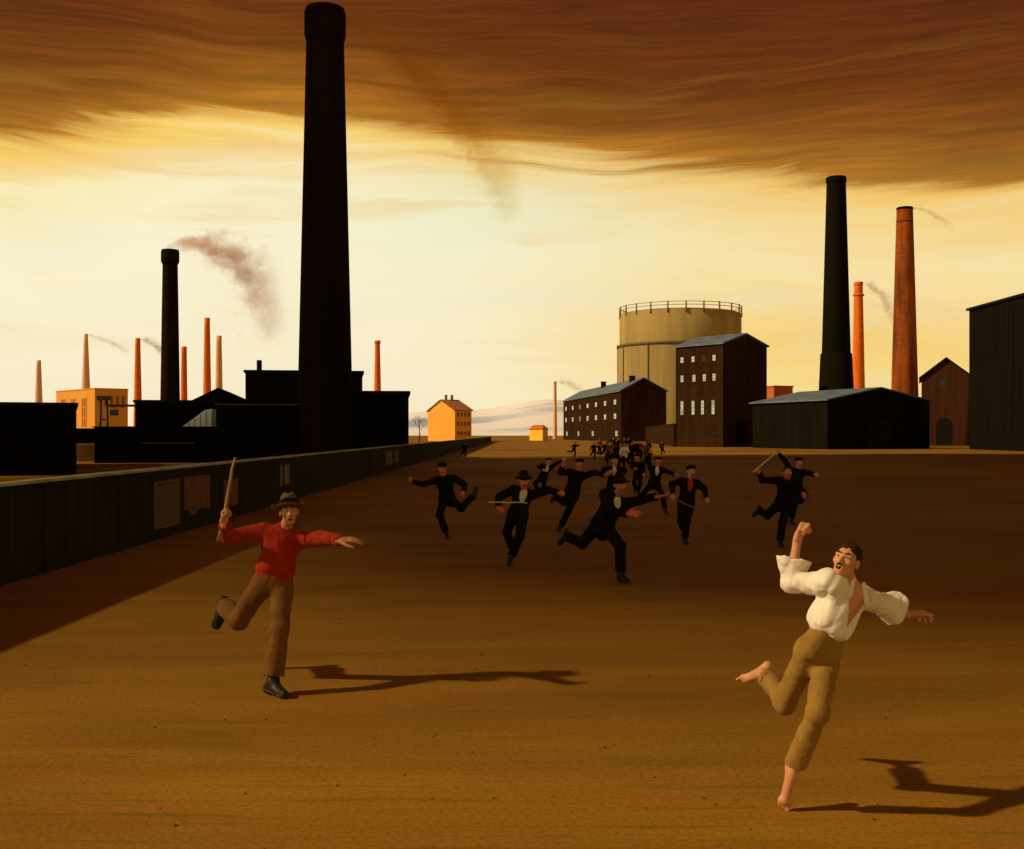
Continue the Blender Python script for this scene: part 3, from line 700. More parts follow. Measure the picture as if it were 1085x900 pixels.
# ------------------------------------------------------------------ smoke
def plume(label, px, py, Z, L_px, a_, b_, r0, r1, dens, col, fade=1.0, nscale=1.0, sc_=1.0, ab_=(0, 0, 0), thr=.42):
    k = Z / F_PX; L = L_px * k
    root_loc = at(px, py, Z)
    def cz(x): q = x / k; return (a_ * q + b_ * q * q) * k
    def rad(x): return (r0 + (r1 - r0) * (x / L)) * k
    mb = MB(); n, seg = 22, 16; rings = []
    for i in range(n + 1):
        x = L * i / n; s = rad(x) * 1.15
        sl = (cz(x + .01) - cz(x - .01)) / .02; nn = V(-sl, 0, 1).normalized()
        rings.append([mb.bm.verts.new(V(x, 0, cz(x)) + nn * s * math.cos(2 * math.pi * j / seg) + V(0, 1, 0) * s * math.sin(2 * math.pi * j / seg)) for j in range(seg)])
    for i in range(n):
        for j in range(seg): mb.bm.faces.new((rings[i][j], rings[i][(j + 1) % seg], rings[i + 1][(j + 1) % seg], rings[i + 1][j]))
    mb.bm.faces.new(rings[0]); mb.bm.faces.new(list(reversed(rings[-1])))
    m = bpy.data.materials.new('smoke'); m.use_nodes = True; nt = m.node_tree; nt.nodes.remove(nt.nodes['Principled BSDF'])
    out = nt.nodes['Material Output']; pv = nt.nodes.new('ShaderNodeVolumePrincipled'); nt.links.new(pv.outputs[0], out.inputs['Volume'])
    co = nt.nodes.new('ShaderNodeTexCoord').outputs['Object']; sp = nt.nodes.new('ShaderNodeSeparateXYZ'); nt.links.new(co, sp.inputs[0])
    x, y, z = sp.outputs
    q = math_n(nt, 'DIVIDE', x, k)
    c = math_n(nt, 'MULTIPLY', math_n(nt, 'ADD', math_n(nt, 'MULTIPLY', q, a_), math_n(nt, 'MULTIPLY', math_n(nt, 'MULTIPLY', q, q), b_)), k)
    slope = math_n(nt, 'ADD', math_n(nt, 'MULTIPLY', q, 2 * b_), a_)
    cosl = math_n(nt, 'DIVIDE', 1.0, math_n(nt, 'SQRT', math_n(nt, 'ADD', math_n(nt, 'MULTIPLY', slope, slope), 1.0)))
    dz = math_n(nt, 'MULTIPLY', math_n(nt, 'SUBTRACT', z, c), cosl)
    rr = math_n(nt, 'SQRT', math_n(nt, 'ADD', math_n(nt, 'MULTIPLY', dz, dz), math_n(nt, 'MULTIPLY', y, y)))
    t = math_n(nt, 'DIVIDE', x, L)
    Rn = math_n(nt, 'MULTIPLY', math_n(nt, 'ADD', math_n(nt, 'MULTIPLY', t, r1 - r0), r0), k)
    core = math_n(nt, 'SUBTRACT', 1.0, math_n(nt, 'DIVIDE', rr, Rn), True)
    nz = noise(nt, co, nscale / (r1 * k) * 1.6, 5, .65, None, .8)
    nz = ramp(nt, nz, [(.36, 0.0), (.64, 1.0)])
    edge = math_n(nt, 'SUBTRACT', math_n(nt, 'ADD', math_n(nt, 'MULTIPLY', core, 1.15), math_n(nt, 'MULTIPLY', nz, .85)), thr + .36, True)
    fd = math_n(nt, 'POWER', math_n(nt, 'SUBTRACT', 1.0, t, True), fade)
    d = math_n(nt, 'MULTIPLY', math_n(nt, 'MULTIPLY', edge, fd), dens * 3)
    nt.links.new(d, pv.inputs['Density']); pv.inputs['Color'].default_value = (*(q_ * sc_ for q_ in col), 1); pv.inputs['Absorption Color'].default_value = (*ab_, 1); pv.inputs['Anisotropy'].default_value = .2
    o = mb.build('smoke_plume', m, None, root_loc)
    tag(o, label, 'smoke', 'smoke drifting from the chimneys')
plume('thick reddish smoke curling from the dark chimney with the wide cap', 177, 263, SECOND_Z, 126, .40, -.0086, 5, 48, .40, (.90, .50, .27), 1.1, 2.4, thr=.33)
plume('broad faint brown smoke trail sinking from the tallest chimney', 340, 8, BIG_Z, 215, -.34, -.0031, 8, 50, .95, (.18, .12, .05), .9, 2.6, thr=.38, ab_=(.86, .56, .14))
plume('thin wisp from the orange chimney left of the dark smoking one', 146, 360, 300, 38, .1, -.022, 2.4, 10, .5, (.6, .3, .2), 1.0)
plume('faint wisp trailing from the slender pale chimney', 91, 355, 560, 50, -.15, -.006, 1.8, 7, .2, (.6, .35, .25), 1.0)
plume('yellowish wisp from the small orange chimney', 911, 300, 300, 42, .1, -.030, 2.4, 13, .3, (.75, .45, .1), 1.0)
plume('dark thin wisp from the rust red chimney', 962, 221, 215, 50, .05, -.011, 1.6, 7, .5, (.4, .25, .1), 1.0)
plume('pale yellow wisp from the distant pale pink chimney', 588, 405, 520, 32, .05, -.013, 1.8, 8, .25, (.75, .5, .12), .8)
plume('faint smoke thread above the golden yellow house', 476, 420, 345, 26, 0, 0, .1, .1, 0.0, (.6, .4, .2)) if False else None

# ------------------------------------------------------------------ people: bodies and clothes grown as smooth blended surfaces
f32 = np.float32
class Field:
    """distance field on a grid; shapes are blended in smoothly, then meshed into one closed surface"""
    def __init__(s, lo, hi, h):
        s.h = h; s.lo = np.array(lo, f32); n = np.ceil((np.array(hi) - lo) / h).astype(int) + 1; s.n = n
        s.ax = [(s.lo[i] + h * np.arange(n[i])).astype(f32) for i in range(3)]
        s.D = np.full(n, 9.0, f32); s.w = 1.0
    def win(s, lo, hi):
        i0 = np.maximum(0, np.floor((np.array(lo) - s.lo) / s.h).astype(int)); i1 = np.minimum(s.n, np.ceil((np.array(hi) - s.lo) / s.h).astype(int) + 2)
        if np.any(i1 <= i0): return None
        sl = tuple(slice(a, b) for a, b in zip(i0, i1))
        return sl, s.ax[0][sl[0]][:, None, None], s.ax[1][sl[1]][None, :, None], s.ax[2][sl[2]][None, None, :]
    def put(s, sl, d, k, op):
        D = s.D[sl]
        if op == 'add':
            if k <= 0: s.D[sl] = np.minimum(D, d); return
            h = np.clip(.5 + .5 * (D - d) / k, 0, 1); s.D[sl] = np.where(D > 8, d, D + (d - D) * h - k * h * (1 - h))
        else:
            if k <= 0: s.D[sl] = np.maximum(D, -d); return
            h = np.clip(.5 - .5 * (D + d) / k, 0, 1); s.D[sl] = D + (-d - D) * h + k * h * (1 - h)
    def cap(s, a, b, ra, rb, k=.02, op='add', flat=None, cut=False, hollow=0, cut_a=False):
        if op == 'add': ra, rb = ra * s.w, rb * s.w
        a, b = np.array(a, f32), np.array(b, f32); r = max(ra, rb); mx = r * (1.0 if not flat else max(1, 1 / flat[1])) + k + 3 * s.h
        w = s.win(np.minimum(a, b) - mx, np.maximum(a, b) + mx)
        if not w: return
        sl, x, y, z = w; ba = b - a; L2 = float(ba @ ba) + 1e-9
        px, py, pz = x - a[0], y - a[1], z - a[2]
        tt = (px * ba[0] + py * ba[1] + pz * ba[2]) / L2; t = np.clip(tt, 0, 1)
        qx, qy, qz = px - t * ba[0], py - t * ba[1], pz - t * ba[2]
        if flat:
            n, fac = np.array(flat[0], f32), flat[1] - 1; qn = qx * n[0] + qy * n[1] + qz * n[2]
            qx, qy, qz = qx + fac * qn * n[0], qy + fac * qn * n[1], qz + fac * qn * n[2]
        q = np.sqrt(qx * qx + qy * qy + qz * qz); d = q - (ra + (rb - ra) * t)
        if cut: d = np.maximum(d, (tt - 1) * math.sqrt(L2))
        if cut_a: d = np.maximum(d, -tt * math.sqrt(L2))
        if hollow:
            deep = (1 - tt) * math.sqrt(L2) - hollow
            d = np.maximum(d, -np.maximum(q - (ra + (rb - ra) * t - max(.012, s.h * 1.6)), deep))
        s.put(sl, d.astype(f32), k, op)
    def ell(s, c, B, rad, k=.02, op='add'):
        c = np.array(c, f32); B = np.array(B, f32); rad = np.array(rad, f32) * (s.w if op == 'add' else 1.0)       # B: rows are the axes
        ext = np.sqrt(((B * rad[:, None]) ** 2).sum(0)) + k + 3 * s.h
        w = s.win(c - ext, c + ext)
        if not w: return
        sl, x, y, z = w; px, py, pz = x - c[0], y - c[1], z - c[2]
        k0 = 0; k1 = 0
        for i in range(3):
            e = (px * B[i][0] + py * B[i][1] + pz * B[i][2]) / rad[i]; k0 = k0 + e * e; k1 = k1 + (e / rad[i]) ** 2
        k0 = np.sqrt(k0); k1 = np.sqrt(k1) + 1e-6
        s.put(sl, (k0 * (k0 - 1) / k1).astype(f32), k, op)
    def folds(s, amp, freq, seed=0, ax=(0, 0, 1), squash=.45):
        m = np.abs(s.D) < .05; I = np.nonzero(m); p = np.stack([s.ax[i][I[i]] for i in range(3)], 1)
        ax = np.array(ax, f32); p = p - np.outer(p @ ax, ax) * (1 - squash)
        rs = np.random.RandomState(seed); q = p.copy(); tot = 0
        for o in range(2):
            A = rs.randn(3, 3).astype(f32); A /= np.linalg.norm(A, axis=1)[:, None]
            q = q + .35 / freq * np.sin((p @ A.T) * freq * .8 + rs.rand(3) * 6)
            B = rs.randn(3, 3).astype(f32); B /= np.linalg.norm(B, axis=1)[:, None]
            sn = np.sin((q @ B.T) * freq * (1 + .7 * o) + rs.rand(3) * 6)
            tot = tot + (1 - 2 * np.abs(sn)).mean(1) * (1 - .4 * o)
        s.D[I] += (amp * tot).astype(f32)
    def mesh(s, name, origin, shift=0.0):
        D = s.D + shift; neg = D < 0
        c = np.zeros(s.n - 1, np.uint8)
        offs = [(i, j, k) for i in (0, 1) for j in (0, 1) for k in (0, 1)]
        n = s.n
        for (i, j, k) in offs: c += neg[i:n[0] - 1 + i, j:n[1] - 1 + j, k:n[2] - 1 + k]
        idx = np.argwhere((c > 0) & (c < 8)); vid = np.full(s.n - 1, -1, np.int32); vid[tuple(idx.T)] = np.arange(len(idx))
        val = {o: D[idx[:, 0] + o[0], idx[:, 1] + o[1], idx[:, 2] + o[2]] for o in offs}
        acc = np.zeros((len(idx), 3), f32); cnt = np.zeros(len(idx), f32)
        for o in offs:
            for a in range(3):
                if o[a]: continue
                o2 = list(o); o2[a] = 1; o2 = tuple(o2); d0, d1 = val[o], val[o2]; m = (d0 < 0) != (d1 < 0)
                t = np.where(m, d0 / np.where(m, d0 - d1, 1), 0)
                for ax in range(3): acc[:, ax] += np.where(m, o[ax] + (t if ax == a else 0), 0)
                cnt += m
        co = (idx + acc / cnt[:, None]) * s.h + s.lo - np.array(origin, f32)
        faces = []
        for a in range(3):
            b, d = (a + 1) % 3, (a + 2) % 3
            sl0 = [slice(None)] * 3; sl1 = [slice(None)] * 3; sl0[a] = slice(0, n[a] - 1); sl1[a] = slice(1, n[a])
            e0, e1 = neg[tuple(sl0)], neg[tuple(sl1)]; E = np.argwhere(e0 != e1)
            ok = (E[:, b] > 0) & (E[:, d] > 0) & (E[:, b] < n[b] - 1) & (E[:, d] < n[d] - 1); E = E[ok]
            q = []
            for (db, dd) in ((-1, -1), (0, -1), (0, 0), (-1, 0)):
                F = E.copy(); F[:, b] += db; F[:, d] += dd; q.append(vid[tuple(F.T)])
            q = np.stack(q, 1); fl = ~e0[tuple(E.T)]; q[fl] = q[fl][:, ::-1]; faces.append(q)
        faces = np.concatenate(faces)
        # keep only the larger islands of surface (drop specks)
        me = bpy.data.meshes.new(name); nv, nf = len(co), len(faces)
        me.vertices.add(nv); me.vertices.foreach_set('co', co.astype(f32).ravel())
        me.loops.add(nf * 4); me.loops.foreach_set('vertex_index', faces.astype(np.int32).ravel())
        me.polygons.add(nf); me.polygons.foreach_set('loop_start', np.arange(0, nf * 4, 4, dtype=np.int32))
        me.polygons.foreach_set('use_smooth', np.ones(nf, bool)); me.update(calc_edges=True); me.validate()
        return me

def nrm(v): v = np.array(v, float); return v / (np.linalg.norm(v) + 1e-9)
def ray(p): return np.array(((p[0] - CX) / F_PX, 1.0, (HY - p[1]) / F_PX))
CAM = np.array((0, 0, EYE))
def reach(par, pix, L, side):
    """point on the photo ray of pix at bone length L from par; side +1 farther from the camera, -1 nearer"""
    d = ray(pix); d /= np.linalg.norm(d); w = par - CAM; b = float(w @ d); c = float(w @ w) - L * L; disc = b * b - c
    if disc <= 0: return par + nrm(CAM + d * b - par) * L
    t = b + side * math.sqrt(disc) if abs(side) == 1 else b + side * math.sqrt(disc)
    q = CAM + d * t
    return par + nrm(q - par) * L

def basis_head(yaw, pitch, roll):
    f = np.array((math.sin(yaw) * math.cos(pitch), -math.cos(yaw) * math.cos(pitch), math.sin(pitch)))
    s = nrm(np.cross((0, 0, 1), f)) * -1           # towards image right when facing the camera
    s = nrm(np.cross(f, (0, 0, 1))); s = -s if s @ np.array((math.cos(yaw), math.sin(yaw), 0)) < 0 else s
    u = np.cross(s, f); u = u if u[2] > 0 else -u
    c, n = math.cos(roll), math.sin(roll)
    return np.array((s * c + u * n, f, u * c - s * n))  # rows: side, front, up

FING = [(-.030, .088, .072), (-.010, .094, .080), (.011, .091, .074), (.030, .083, .058)]
def hand(F, w, d, pn, th, pose, S, infl):
    """w wrist, d direction to the knuckles, pn palm normal (side the fingers close to), th direction the thumb side points"""
    d = nrm(d); pn = nrm(pn - d * (pn @ d)); sd = np.cross(d, pn); sd = sd if sd @ th > 0 else -sd
    bends = {'fist': (1.35, 1.65, 1.1), 'grip': (1.15, 1.5, .9), 'open': (.18, .28, .2), 'claw': (.35, .6, .45), 'relaxed': (.45, .55, .4)}[pose]
    spread = {'open': .20, 'claw': .16}.get(pose, .04); r0 = .0105 * S + infl
    F.cap(w - d * .02, w + d * .035, .027 * S, .030 * S, .02, flat=(pn, 1.25))
    for i, (o, kl, fl) in enumerate(FING):
        o = -o                                              # index on the thumb side
        kn = w + d * kl * S + sd * o * S * .95
        F.cap(w + sd * o * S * .45 + d * .015, kn, .016 * S, .0135 * S + infl * .5, .018, flat=(pn, 1.1))
        fd = nrm(d + sd * (o / .03) * spread); p = kn; ang = 0
        for j, (sg, bd) in enumerate(zip((.45, .31, .24), bends)):
            ang += bd * (1 + (.12 * (i - 1) if pose in ('claw', 'open', 'relaxed') else 0)); v = fd * math.cos(ang) + pn * math.sin(ang)
            q = p + v * sg * fl * S * 1.08; F.cap(p, q, r0 * (1 - .08 * j), r0 * (1 - .08 * (j + 1)), .004); p = q
    b0 = w + d * .022 * S + sd * .026 * S
    if pose in ('fist', 'grip'):
        p1 = b0 + (d * .5 + sd * .45 + pn * .7) * .040 * S; p2 = p1 + (d * .55 - sd * .35 + pn * .55) * .034 * S; p3 = p2 + (d * .1 - sd * .95 + pn * .1) * .026 * S
    else:
        p1 = b0 + (d * .6 + sd * .8 + pn * .25) * .044 * S; p2 = p1 + (d * .8 + sd * .55 + pn * .25) * .034 * S; p3 = p2 + (d * .9 + sd * .3 + pn * .25) * .027 * S
    F.cap(b0 - d * .01, p1, .018 * S, .0145 * S, .014); F.cap(p1, p2, r0 * 1.18, r0 * 1.1, .005); F.cap(p2, p3, r0 * 1.1, r0 * .92, .004)

def person(label, foot, pel, neck, head, armA, armB, legA, legB, yaw=0.0, hip_yaw=None, S=1.0, roll=0.0, hroll=0.0, pdz=0.0, nside=-1, hside=-1,
           look=(0, 0, 0), top='jacket', kt='black', kleg='black', kshoe='leather', skin='skinred', hat='cap', khat='black', shirt=None, vox=.011,
           group='dark clothed men running across the yard', stance='B', fine=False, barefoot=False, hair='hair', beard=None, moustache=False, tail=0.0, mouth_open=True, lod=False, foot_yaw=0.0, HS=1.02, wid=1.0, LS=1.0, TS=1.0, HL=.185, hat_tilt=8):
    """joint positions are photo pixels; bone lengths are human, so depth follows from foreshortening"""
    Zf = depth_of(foot[1]); base = np.array((gx(foot[0], Zf), Zf, 0.0)); hip_yaw = yaw if hip_yaw is None else hip_yaw
    J = {}
    pd = pdz
    for it in range(5):                             # settle the depth so that the standing foot meets its place on the ground
        P = CAM + ray(pel) * (Zf + pd); NB = reach(P, neck, .50 * S * TS, nside); HD = reach(NB, head, HL * S, hside)
        U = nrm(NB - P)
        def side(y, r): v = np.array((math.cos(y) * math.cos(r), math.sin(y) * math.cos(r), -math.sin(r))); return nrm(v)
        Ss, Sh = side(yaw, roll), side(hip_yaw, hroll)
        S0 = nrm(Ss + Sh); S0 = nrm(S0 - U * (S0 @ U)); Fr = np.cross(S0, U); Fr = Fr if Fr @ np.array((math.sin(yaw), -math.cos(yaw), 0)) > 0 else -Fr
        TB = np.array((S0, Fr, U)); Sc = nrm(Ss - U * (Ss @ U)); CB = np.array((Sc, nrm(np.cross(Sc, U)) * (1 if np.cross(Sc, U) @ Fr > 0 else -1), U))
        U1 = U; arms, legs = [], []
        for sg, A in ((-1, armA), (1, armB)):
            sh = NB - U * .055 * S + Sc * sg * .178 * S
            el = reach(sh, A[0], .295 * S, A[1]); wr = reach(el, A[2], .255 * S, A[3])
            tip = reach(wr, A[4], .15 * S, A[5]); arms.append((sh, el, wr, tip, A[6], A[7] if len(A) > 7 else None))
        for sg, A in ((-1, legA), (1, legB)):
            hp = P - U * .01 * S + Sh * sg * .092 * S
            kn = reach(hp, A[0], .44 * S * LS, A[1]); an = reach(kn, A[2], .43 * S * LS, A[3]); to = reach(an, A[4], (.205 if barefoot else .19) * S, A[5])
            if not barefoot and (sg < 0) == (stance == 'A'):        # the standing foot lies nearly flat
                fy = yaw + foot_yaw; to = an + np.array((math.sin(fy) * .18, -math.cos(fy) * .18, -.008)) * S
            legs.append([hp, kn, an, to])
        st = legs[0 if stance == 'A' else 1]; pd -= (st[2][1] + st[3][1]) / 2 - Zf
    U = U * TS
    # set the standing foot on the ground, at the place the photo shows it
    st = legs[0 if stance == 'A' else 1]
    low = min(st[2][2] - .085 * S, st[3][2] - .03 * S) if barefoot else st[2][2] - .085 * S
    pts_all = [P, NB, HD] + [q for a in arms for q in a[:4]] + [q for l in legs for q in l]
    dz = np.array((0, 0, -low))
    P, NB, HD = P + dz, NB + dz, HD + dz
    arms = [tuple(q + dz if i < 4 else q for i, q in enumerate(a)) for a in arms]; legs = [[q + dz for q in l] for l in legs]
    if abs(low) > .12: print('PERSON drop', round(float(low), 3), label)
    root = thing('person', label, 'person', base, 0, group); org = base
    allp = np.array([P, NB, HD] + [q for a in arms for q in a[:4]] + [q for l in legs for q in l]); lo, hi = allp.min(0) - .30, allp.max(0) + .30
    infl = max(0.0, vox - .007) * .55
    HB = basis_head(*look)
    def hp_(x, y, z): return HD + (HB[0] * x + HB[1] * y + HB[2] * z) * S * HS
    # ---------------- body
    B = Field(lo, hi, vox); q = S; B.w = wid
    B.ell(P + U * .03 * q, TB, (.155 * q, .105 * q, .12 * q), .03); B.ell(P + U * .21 * q, TB, (.132 * q, .095 * q, .15 * q), .04)
    B.ell(P + U * .36 * q, CB, (.155 * q, .108 * q, .15 * q), .04)
    B.cap(arms[0][0], arms[1][0], .052 * q, .052 * q, .05); B.cap(NB - U * .03 * q, HD - HB[2] * .06 * q - HB[1] * .02 * q, .060 * q, .054 * q, .03)
    for (sh, el, wr, tip, pose, pn) in arms:
        B.cap(sh, el, .050 * q, .038 * q, .03); B.cap(el, wr, .041 * q, .027 * q, .02); m_ = el + (wr - el) * .28
        B.cap(m_, m_ + (wr - el) * .1, .045 * q, .043 * q, .03)
        d = nrm(tip - wr); B.w = 1.0
        if pn is None: pn = nrm(np.cross(nrm(wr - el + 1e-4), nrm(el - sh))) if pose in ('open', 'claw') else -Fr
        pn = np.array(pn, float); th = nrm(U * .6 + Fr * .5)
        hand(B, wr, d, pn, th, pose, q * 1.08, infl); B.w = wid
    for i, (hp, kn, an, to) in enumerate(legs):
        B.cap(hp, kn, .080 * q, .054 * q, .03); B.cap(kn, an, .052 * q, .036 * q, .025)
        bk = nrm(nrm(hp - kn) + nrm(an - kn)); cm = kn + (an - kn) * .3
        B.cap(cm, cm + (an - kn) * .18, .055 * q, .045 * q, .03)
        fd = nrm(to - an); sn = nrm(kn - an); sn = nrm(sn - fd * (sn @ fd)); fs = np.cross(fd, sn)
        heel = an - fd * .045 * q - sn * .045 * q; ball = an + fd * (.148 if barefoot else .125) * q - sn * .058 * q
        B.ell(heel, np.array((fs, fd, sn)), (.034 * q, .036 * q, .034 * q), .03); B.cap(an, ball, .038 * q, .026 * q, .02); B.cap(heel, ball, .03 * q, .026 * q, .025)
        B.cap(ball - fs * .028 * q, ball + fs * .024 * q, .023 * q, .021 * q, .02)
        if barefoot:
            for t_ in range(5):
                tb = ball + fs * (.028 - .0145 * t_) * q * (1 if i == 0 else -1); B.cap(tb, tb + fd * (.050 - .006 * t_) * q - sn * .006 * q, .012 * q if t_ == 0 else .0095 * q, .011 * q if t_ == 0 else .0085 * q, .006)
        else: B.cap(ball, ball + fd * .05 * q, .024 * q, .02 * q, .02)
    # head with face
    B.w = 1.0
    he = lambda c, r, k=.015, op='add': B.ell(hp_(*c), HB, np.array(r) * S * HS, k, op)
    hc = lambda a, b, ra, rb, k=.01, op='add': B.cap(hp_(*a), hp_(*b), ra * S * HS, rb * S * HS, k, op)
    he((0, -.018, .030), (.074, .094, .088), .02); he((0, .022, -.025), (.060, .072, .085), .03); jz = -.093 if mouth_open else -.084
    he((0, .038, jz), (.040, .044, .030), .03); he((0, .066, jz - .006), (.020, .018, .016), .02)
    hc((0, .084, .008), (0, .113, -.034), .0085, .0145, .012); he((-.013, .098, -.038), (.010, .011, .009), .008); he((.013, .098, -.038), (.010, .011, .009), .008)
    hc((-.048, .074, .019), (-.014, .089, .017), .011, .010, .012); hc((.048, .074, .019), (.014, .089, .017), .011, .010, .012)
    he((-.044, .062, -.026), (.021, .020, .018), .02); he((.044, .062, -.026), (.021, .020, .018), .02)
    for sg in (-1, 1):
        he((sg * .031, .092, .001), (.017, .014, .009), .010, 'sub'); he((sg * .078, -.008, -.008), (.011, .026, .034), .008)
        he((sg * .088, -.002, -.006), (.006, .014, .02), .006, 'sub')
    if mouth_open:
        he((0, .086, -.069), (.029, .016, .022), .012); he((0, .104, -.071), (.021, .030, .0165), .006, 'sub')
    else:
        hc((-.020, .084, -.062), (.020, .084, -.062), .0085, .0085, .01); hc((-.016, .083, -.074), (.016, .083, -.074), .009, .009, .01)
    link('body', B.mesh('body', org), K[skin], root)
    if not lod:
        for sg in (-1, 1):
            mb = MB(); bmesh.ops.create_icosphere(mb.bm, subdivisions=2, radius=.0115 * S * HS)
            c = hp_(sg * .031, .0775, .002)
            for v_ in mb.bm.verts: v_.co += Vector(c - org)
            for f_ in mb.bm.faces: f_.smooth = True
            ey = mb.build('eye', K['eye'], root)
            mb = MB(); bmesh.ops.create_icosphere(mb.bm, subdivisions=2, radius=.0068 * S * HS)
            c = hp_(sg * .031, .0850, .002)
            for v_ in mb.bm.verts: v_.co += Vector(c - org)
            mb.build('iris', K['iris'], ey)
            if fine:
                E = Field(HD - .2, HD + .2, .0035); E.cap(hp_(sg * .050, .074, .026), hp_(sg * .032, .092, .031), .004, .0055, .004); E.cap(hp_(sg * .032, .092, .031), hp_(sg * .012, .097, .025), .0055, .004, .004)
                link('eyebrow', E.mesh('eyebrow', org), K[hair], root)
        if mouth_open:
            E = Field(HD - .2, HD + .2, .004 if fine else .006); E.ell(hp_(0, .082, -.070), HB, np.array((.0225, .016, .0175)) * S * HS, 0)
            link('mouth', E.mesh('mouth', org), K['mouth'], root)
            if fine:
                E = Field(HD - .2, HD + .2, .0025); E.cap(hp_(-.013, .0965, -.061), hp_(.013, .0965, -.061), .0038, .0038, .002); link('teeth', E.mesh('teeth', org), K['teeth'], root)
        if moustache:
            E = Field(HD - .2, HD + .2, .0035)
            for sg in (-1, 1): E.cap(hp_(sg * .002, .107, -.050), hp_(sg * .022, .094, -.058), .0065, .0035, .004)
            link('moustache', E.mesh('moustache', org), K[hair], root)
        if beard:
            E = Field(HD - .25, HD + .25, vox * .7); E.ell(hp_(0, .060, -.105), HB, np.array((.042, .045, .05)) * S, .02); E.ell(hp_(0, .085, -.052), HB, np.array((.026, .018, .01)) * S, .01)
            E.ell(hp_(0, .104, -.070), HB, np.array((.016, .03, .011)) * S, .004, 'sub'); link('beard', E.mesh('beard', org), K[beard], root)
    # ---------------- hair and hat
    vh = min(vox, .006 if fine else vox)
    Hh = Field(HD - .30, HD + .30, vh); hh = lambda c, r, k=.015, op='add': Hh.ell(hp_(*c), HB, np.array(r) * S * HS, k, op)
    hh((0, -.024, .034), (.081, .098, .092), 0); hh((0, .075, .0), (.10, .062, .066), .012, 'sub'); hh((0, .0, -.11), (.12, .12, .09), .012, 'sub')
    for sg in (-1, 1): hh((sg * .083, .005, -.018), (.02, .028, .034), .006, 'sub')
    if fine: Hh.folds(.0045, 90, 4, HB[1], .3)
    link('hair', Hh.mesh('hair', org), K[hair], root)
    if hat:
        tt_ = R(hat_tilt); HT = np.array((HB[0], HB[1] * math.cos(tt_) + HB[2] * math.sin(tt_), HB[2] * math.cos(tt_) - HB[1] * math.sin(tt_)))
        def hq(x, y, z): return HD + (HT[0] * x + HT[1] * y + HT[2] * z) * S * HS
        G = Field(HD - .34, HD + .34, vh); g = lambda c, r, k=.015, op='add': G.ell(hq(*c), HT, np.array(r) * S * HS, k, op)
        if hat == 'cap':
            g((0, -.012, .082), (.103, .128, .046), 0); g((0, -.02, .062), (.09, .108, .045), .02); G.cap(hq(-.04, .075, .062), hq(.04, .075, .062), .05 * S, .05 * S, .012, flat=(HT[2], 3.6))
            g((0, -.02, -.012), (.079, .095, .075), .006, 'sub')
            link('cap', G.mesh('cap', org), K[khat], root)
        else:
            zb = .036
            G.ell(hq(0, .005, zb), HT, np.array((.132, .158, .013)) * S, 0)
            for sg in (-1, 1): g((sg * .124, 0, zb + .012), (.03, .10, .009), .02)
            link_b = G
            G.cap(hq(0, -.022, zb), hq(0, .016, zb), .088 * S, .088 * S, .008)
            G.cap(hq(0, -.02, zb + .03), hq(0, -.014, zb + .080), .086 * S, .072 * S, .012); G.cap(hq(0, .02, zb + .03), hq(0, .034, zb + .070), .080 * S, .054 * S, .02)
            G.cap(hq(0, -.07, zb + .156), hq(0, .09, zb + .138), .022 * S, .022 * S, .02, 'sub')
            for sg in (-1, 1): g((sg * .085, .075, zb + .10), (.032, .04, .03), .015, 'sub')
            g((0, -.02, -.02), (.079, .097, .10), .006, 'sub'); g((0, -.0, -.03), (.12, .14, .085), .004, 'sub')
            ht = link('hat', G.mesh('hat', org), K[khat], root)
            G = Field(HD - .3, HD + .3, vh); G.cap(hq(0, -.022, zb + .022), hq(0, .018, zb + .022), .0925 * S, .0925 * S, 0)
            G.cap(hq(0, 0, zb + .034 + .15), hq(0, 0, zb + .184), .15 * S, .15 * S, 0, 'sub'); G.cap(hq(0, 0, zb - .152), hq(0, 0, zb - .15), .16 * S, .16 * S, 0, 'sub')
            link('hat_band', G.mesh('hat_band', org), K['band'], ht)
    # ---------------- trousers
    T = Field(lo, hi, vox); q = S; T.w = wid * (.88 if barefoot else 1.0)
    T.ell(P + U * .04 * q, TB, (.168 * q, .122 * q, .125 * q), .03); T.ell(P + U * .13 * q, TB, (.15 * q, .11 * q, .10 * q), .03)
    for sg in (-1, 1): T.ell(P - U * .02 * q + Sh * sg * .07 * q - Fr * (.035 if fine else .05) * q, TB, (.085 * q, .08 * q, .085 * q), .03)
    for (hp, kn, an, to) in legs:
        hem = an + (kn - an) * .13 if not barefoot else an + (kn - an) * .20; w_ = .116 if top == 'jumper' else (.078 if barefoot else .078)
        T.cap(hp, kn, .098 * q, .080 * q, .05)
        bd = nrm(nrm(hp - kn) + nrm(an - kn)); ang = 1 + nrm(hp - kn) @ nrm(an - kn)
        if top == 'jumper' and an is not st[2]: w_ = .088
        T.cap(kn, hem, .074 * q, w_ * q, .03, cut=True, hollow=.06)
        if ang > .15: T.ell(kn - bd * .015 * q, TB, (.078 * q, .078 * q, .078 * q), .03)
    if top in ('jumper', 'shirt'): T.folds(.006, 15, 3, nrm(legs[0][1] - legs[0][0] + legs[1][1] - legs[1][0]), .22)
    if fine: T.folds(.0048, 28, 8, nrm(U + .35 * S0), .2)
    wl = P + U * .15 * q
    T.cap(wl + U * .30 * q, wl + U * .31 * q, .30 * q, .30 * q, 0, 'sub')
    link('trousers', T.mesh('trousers', org), K[kleg], root)
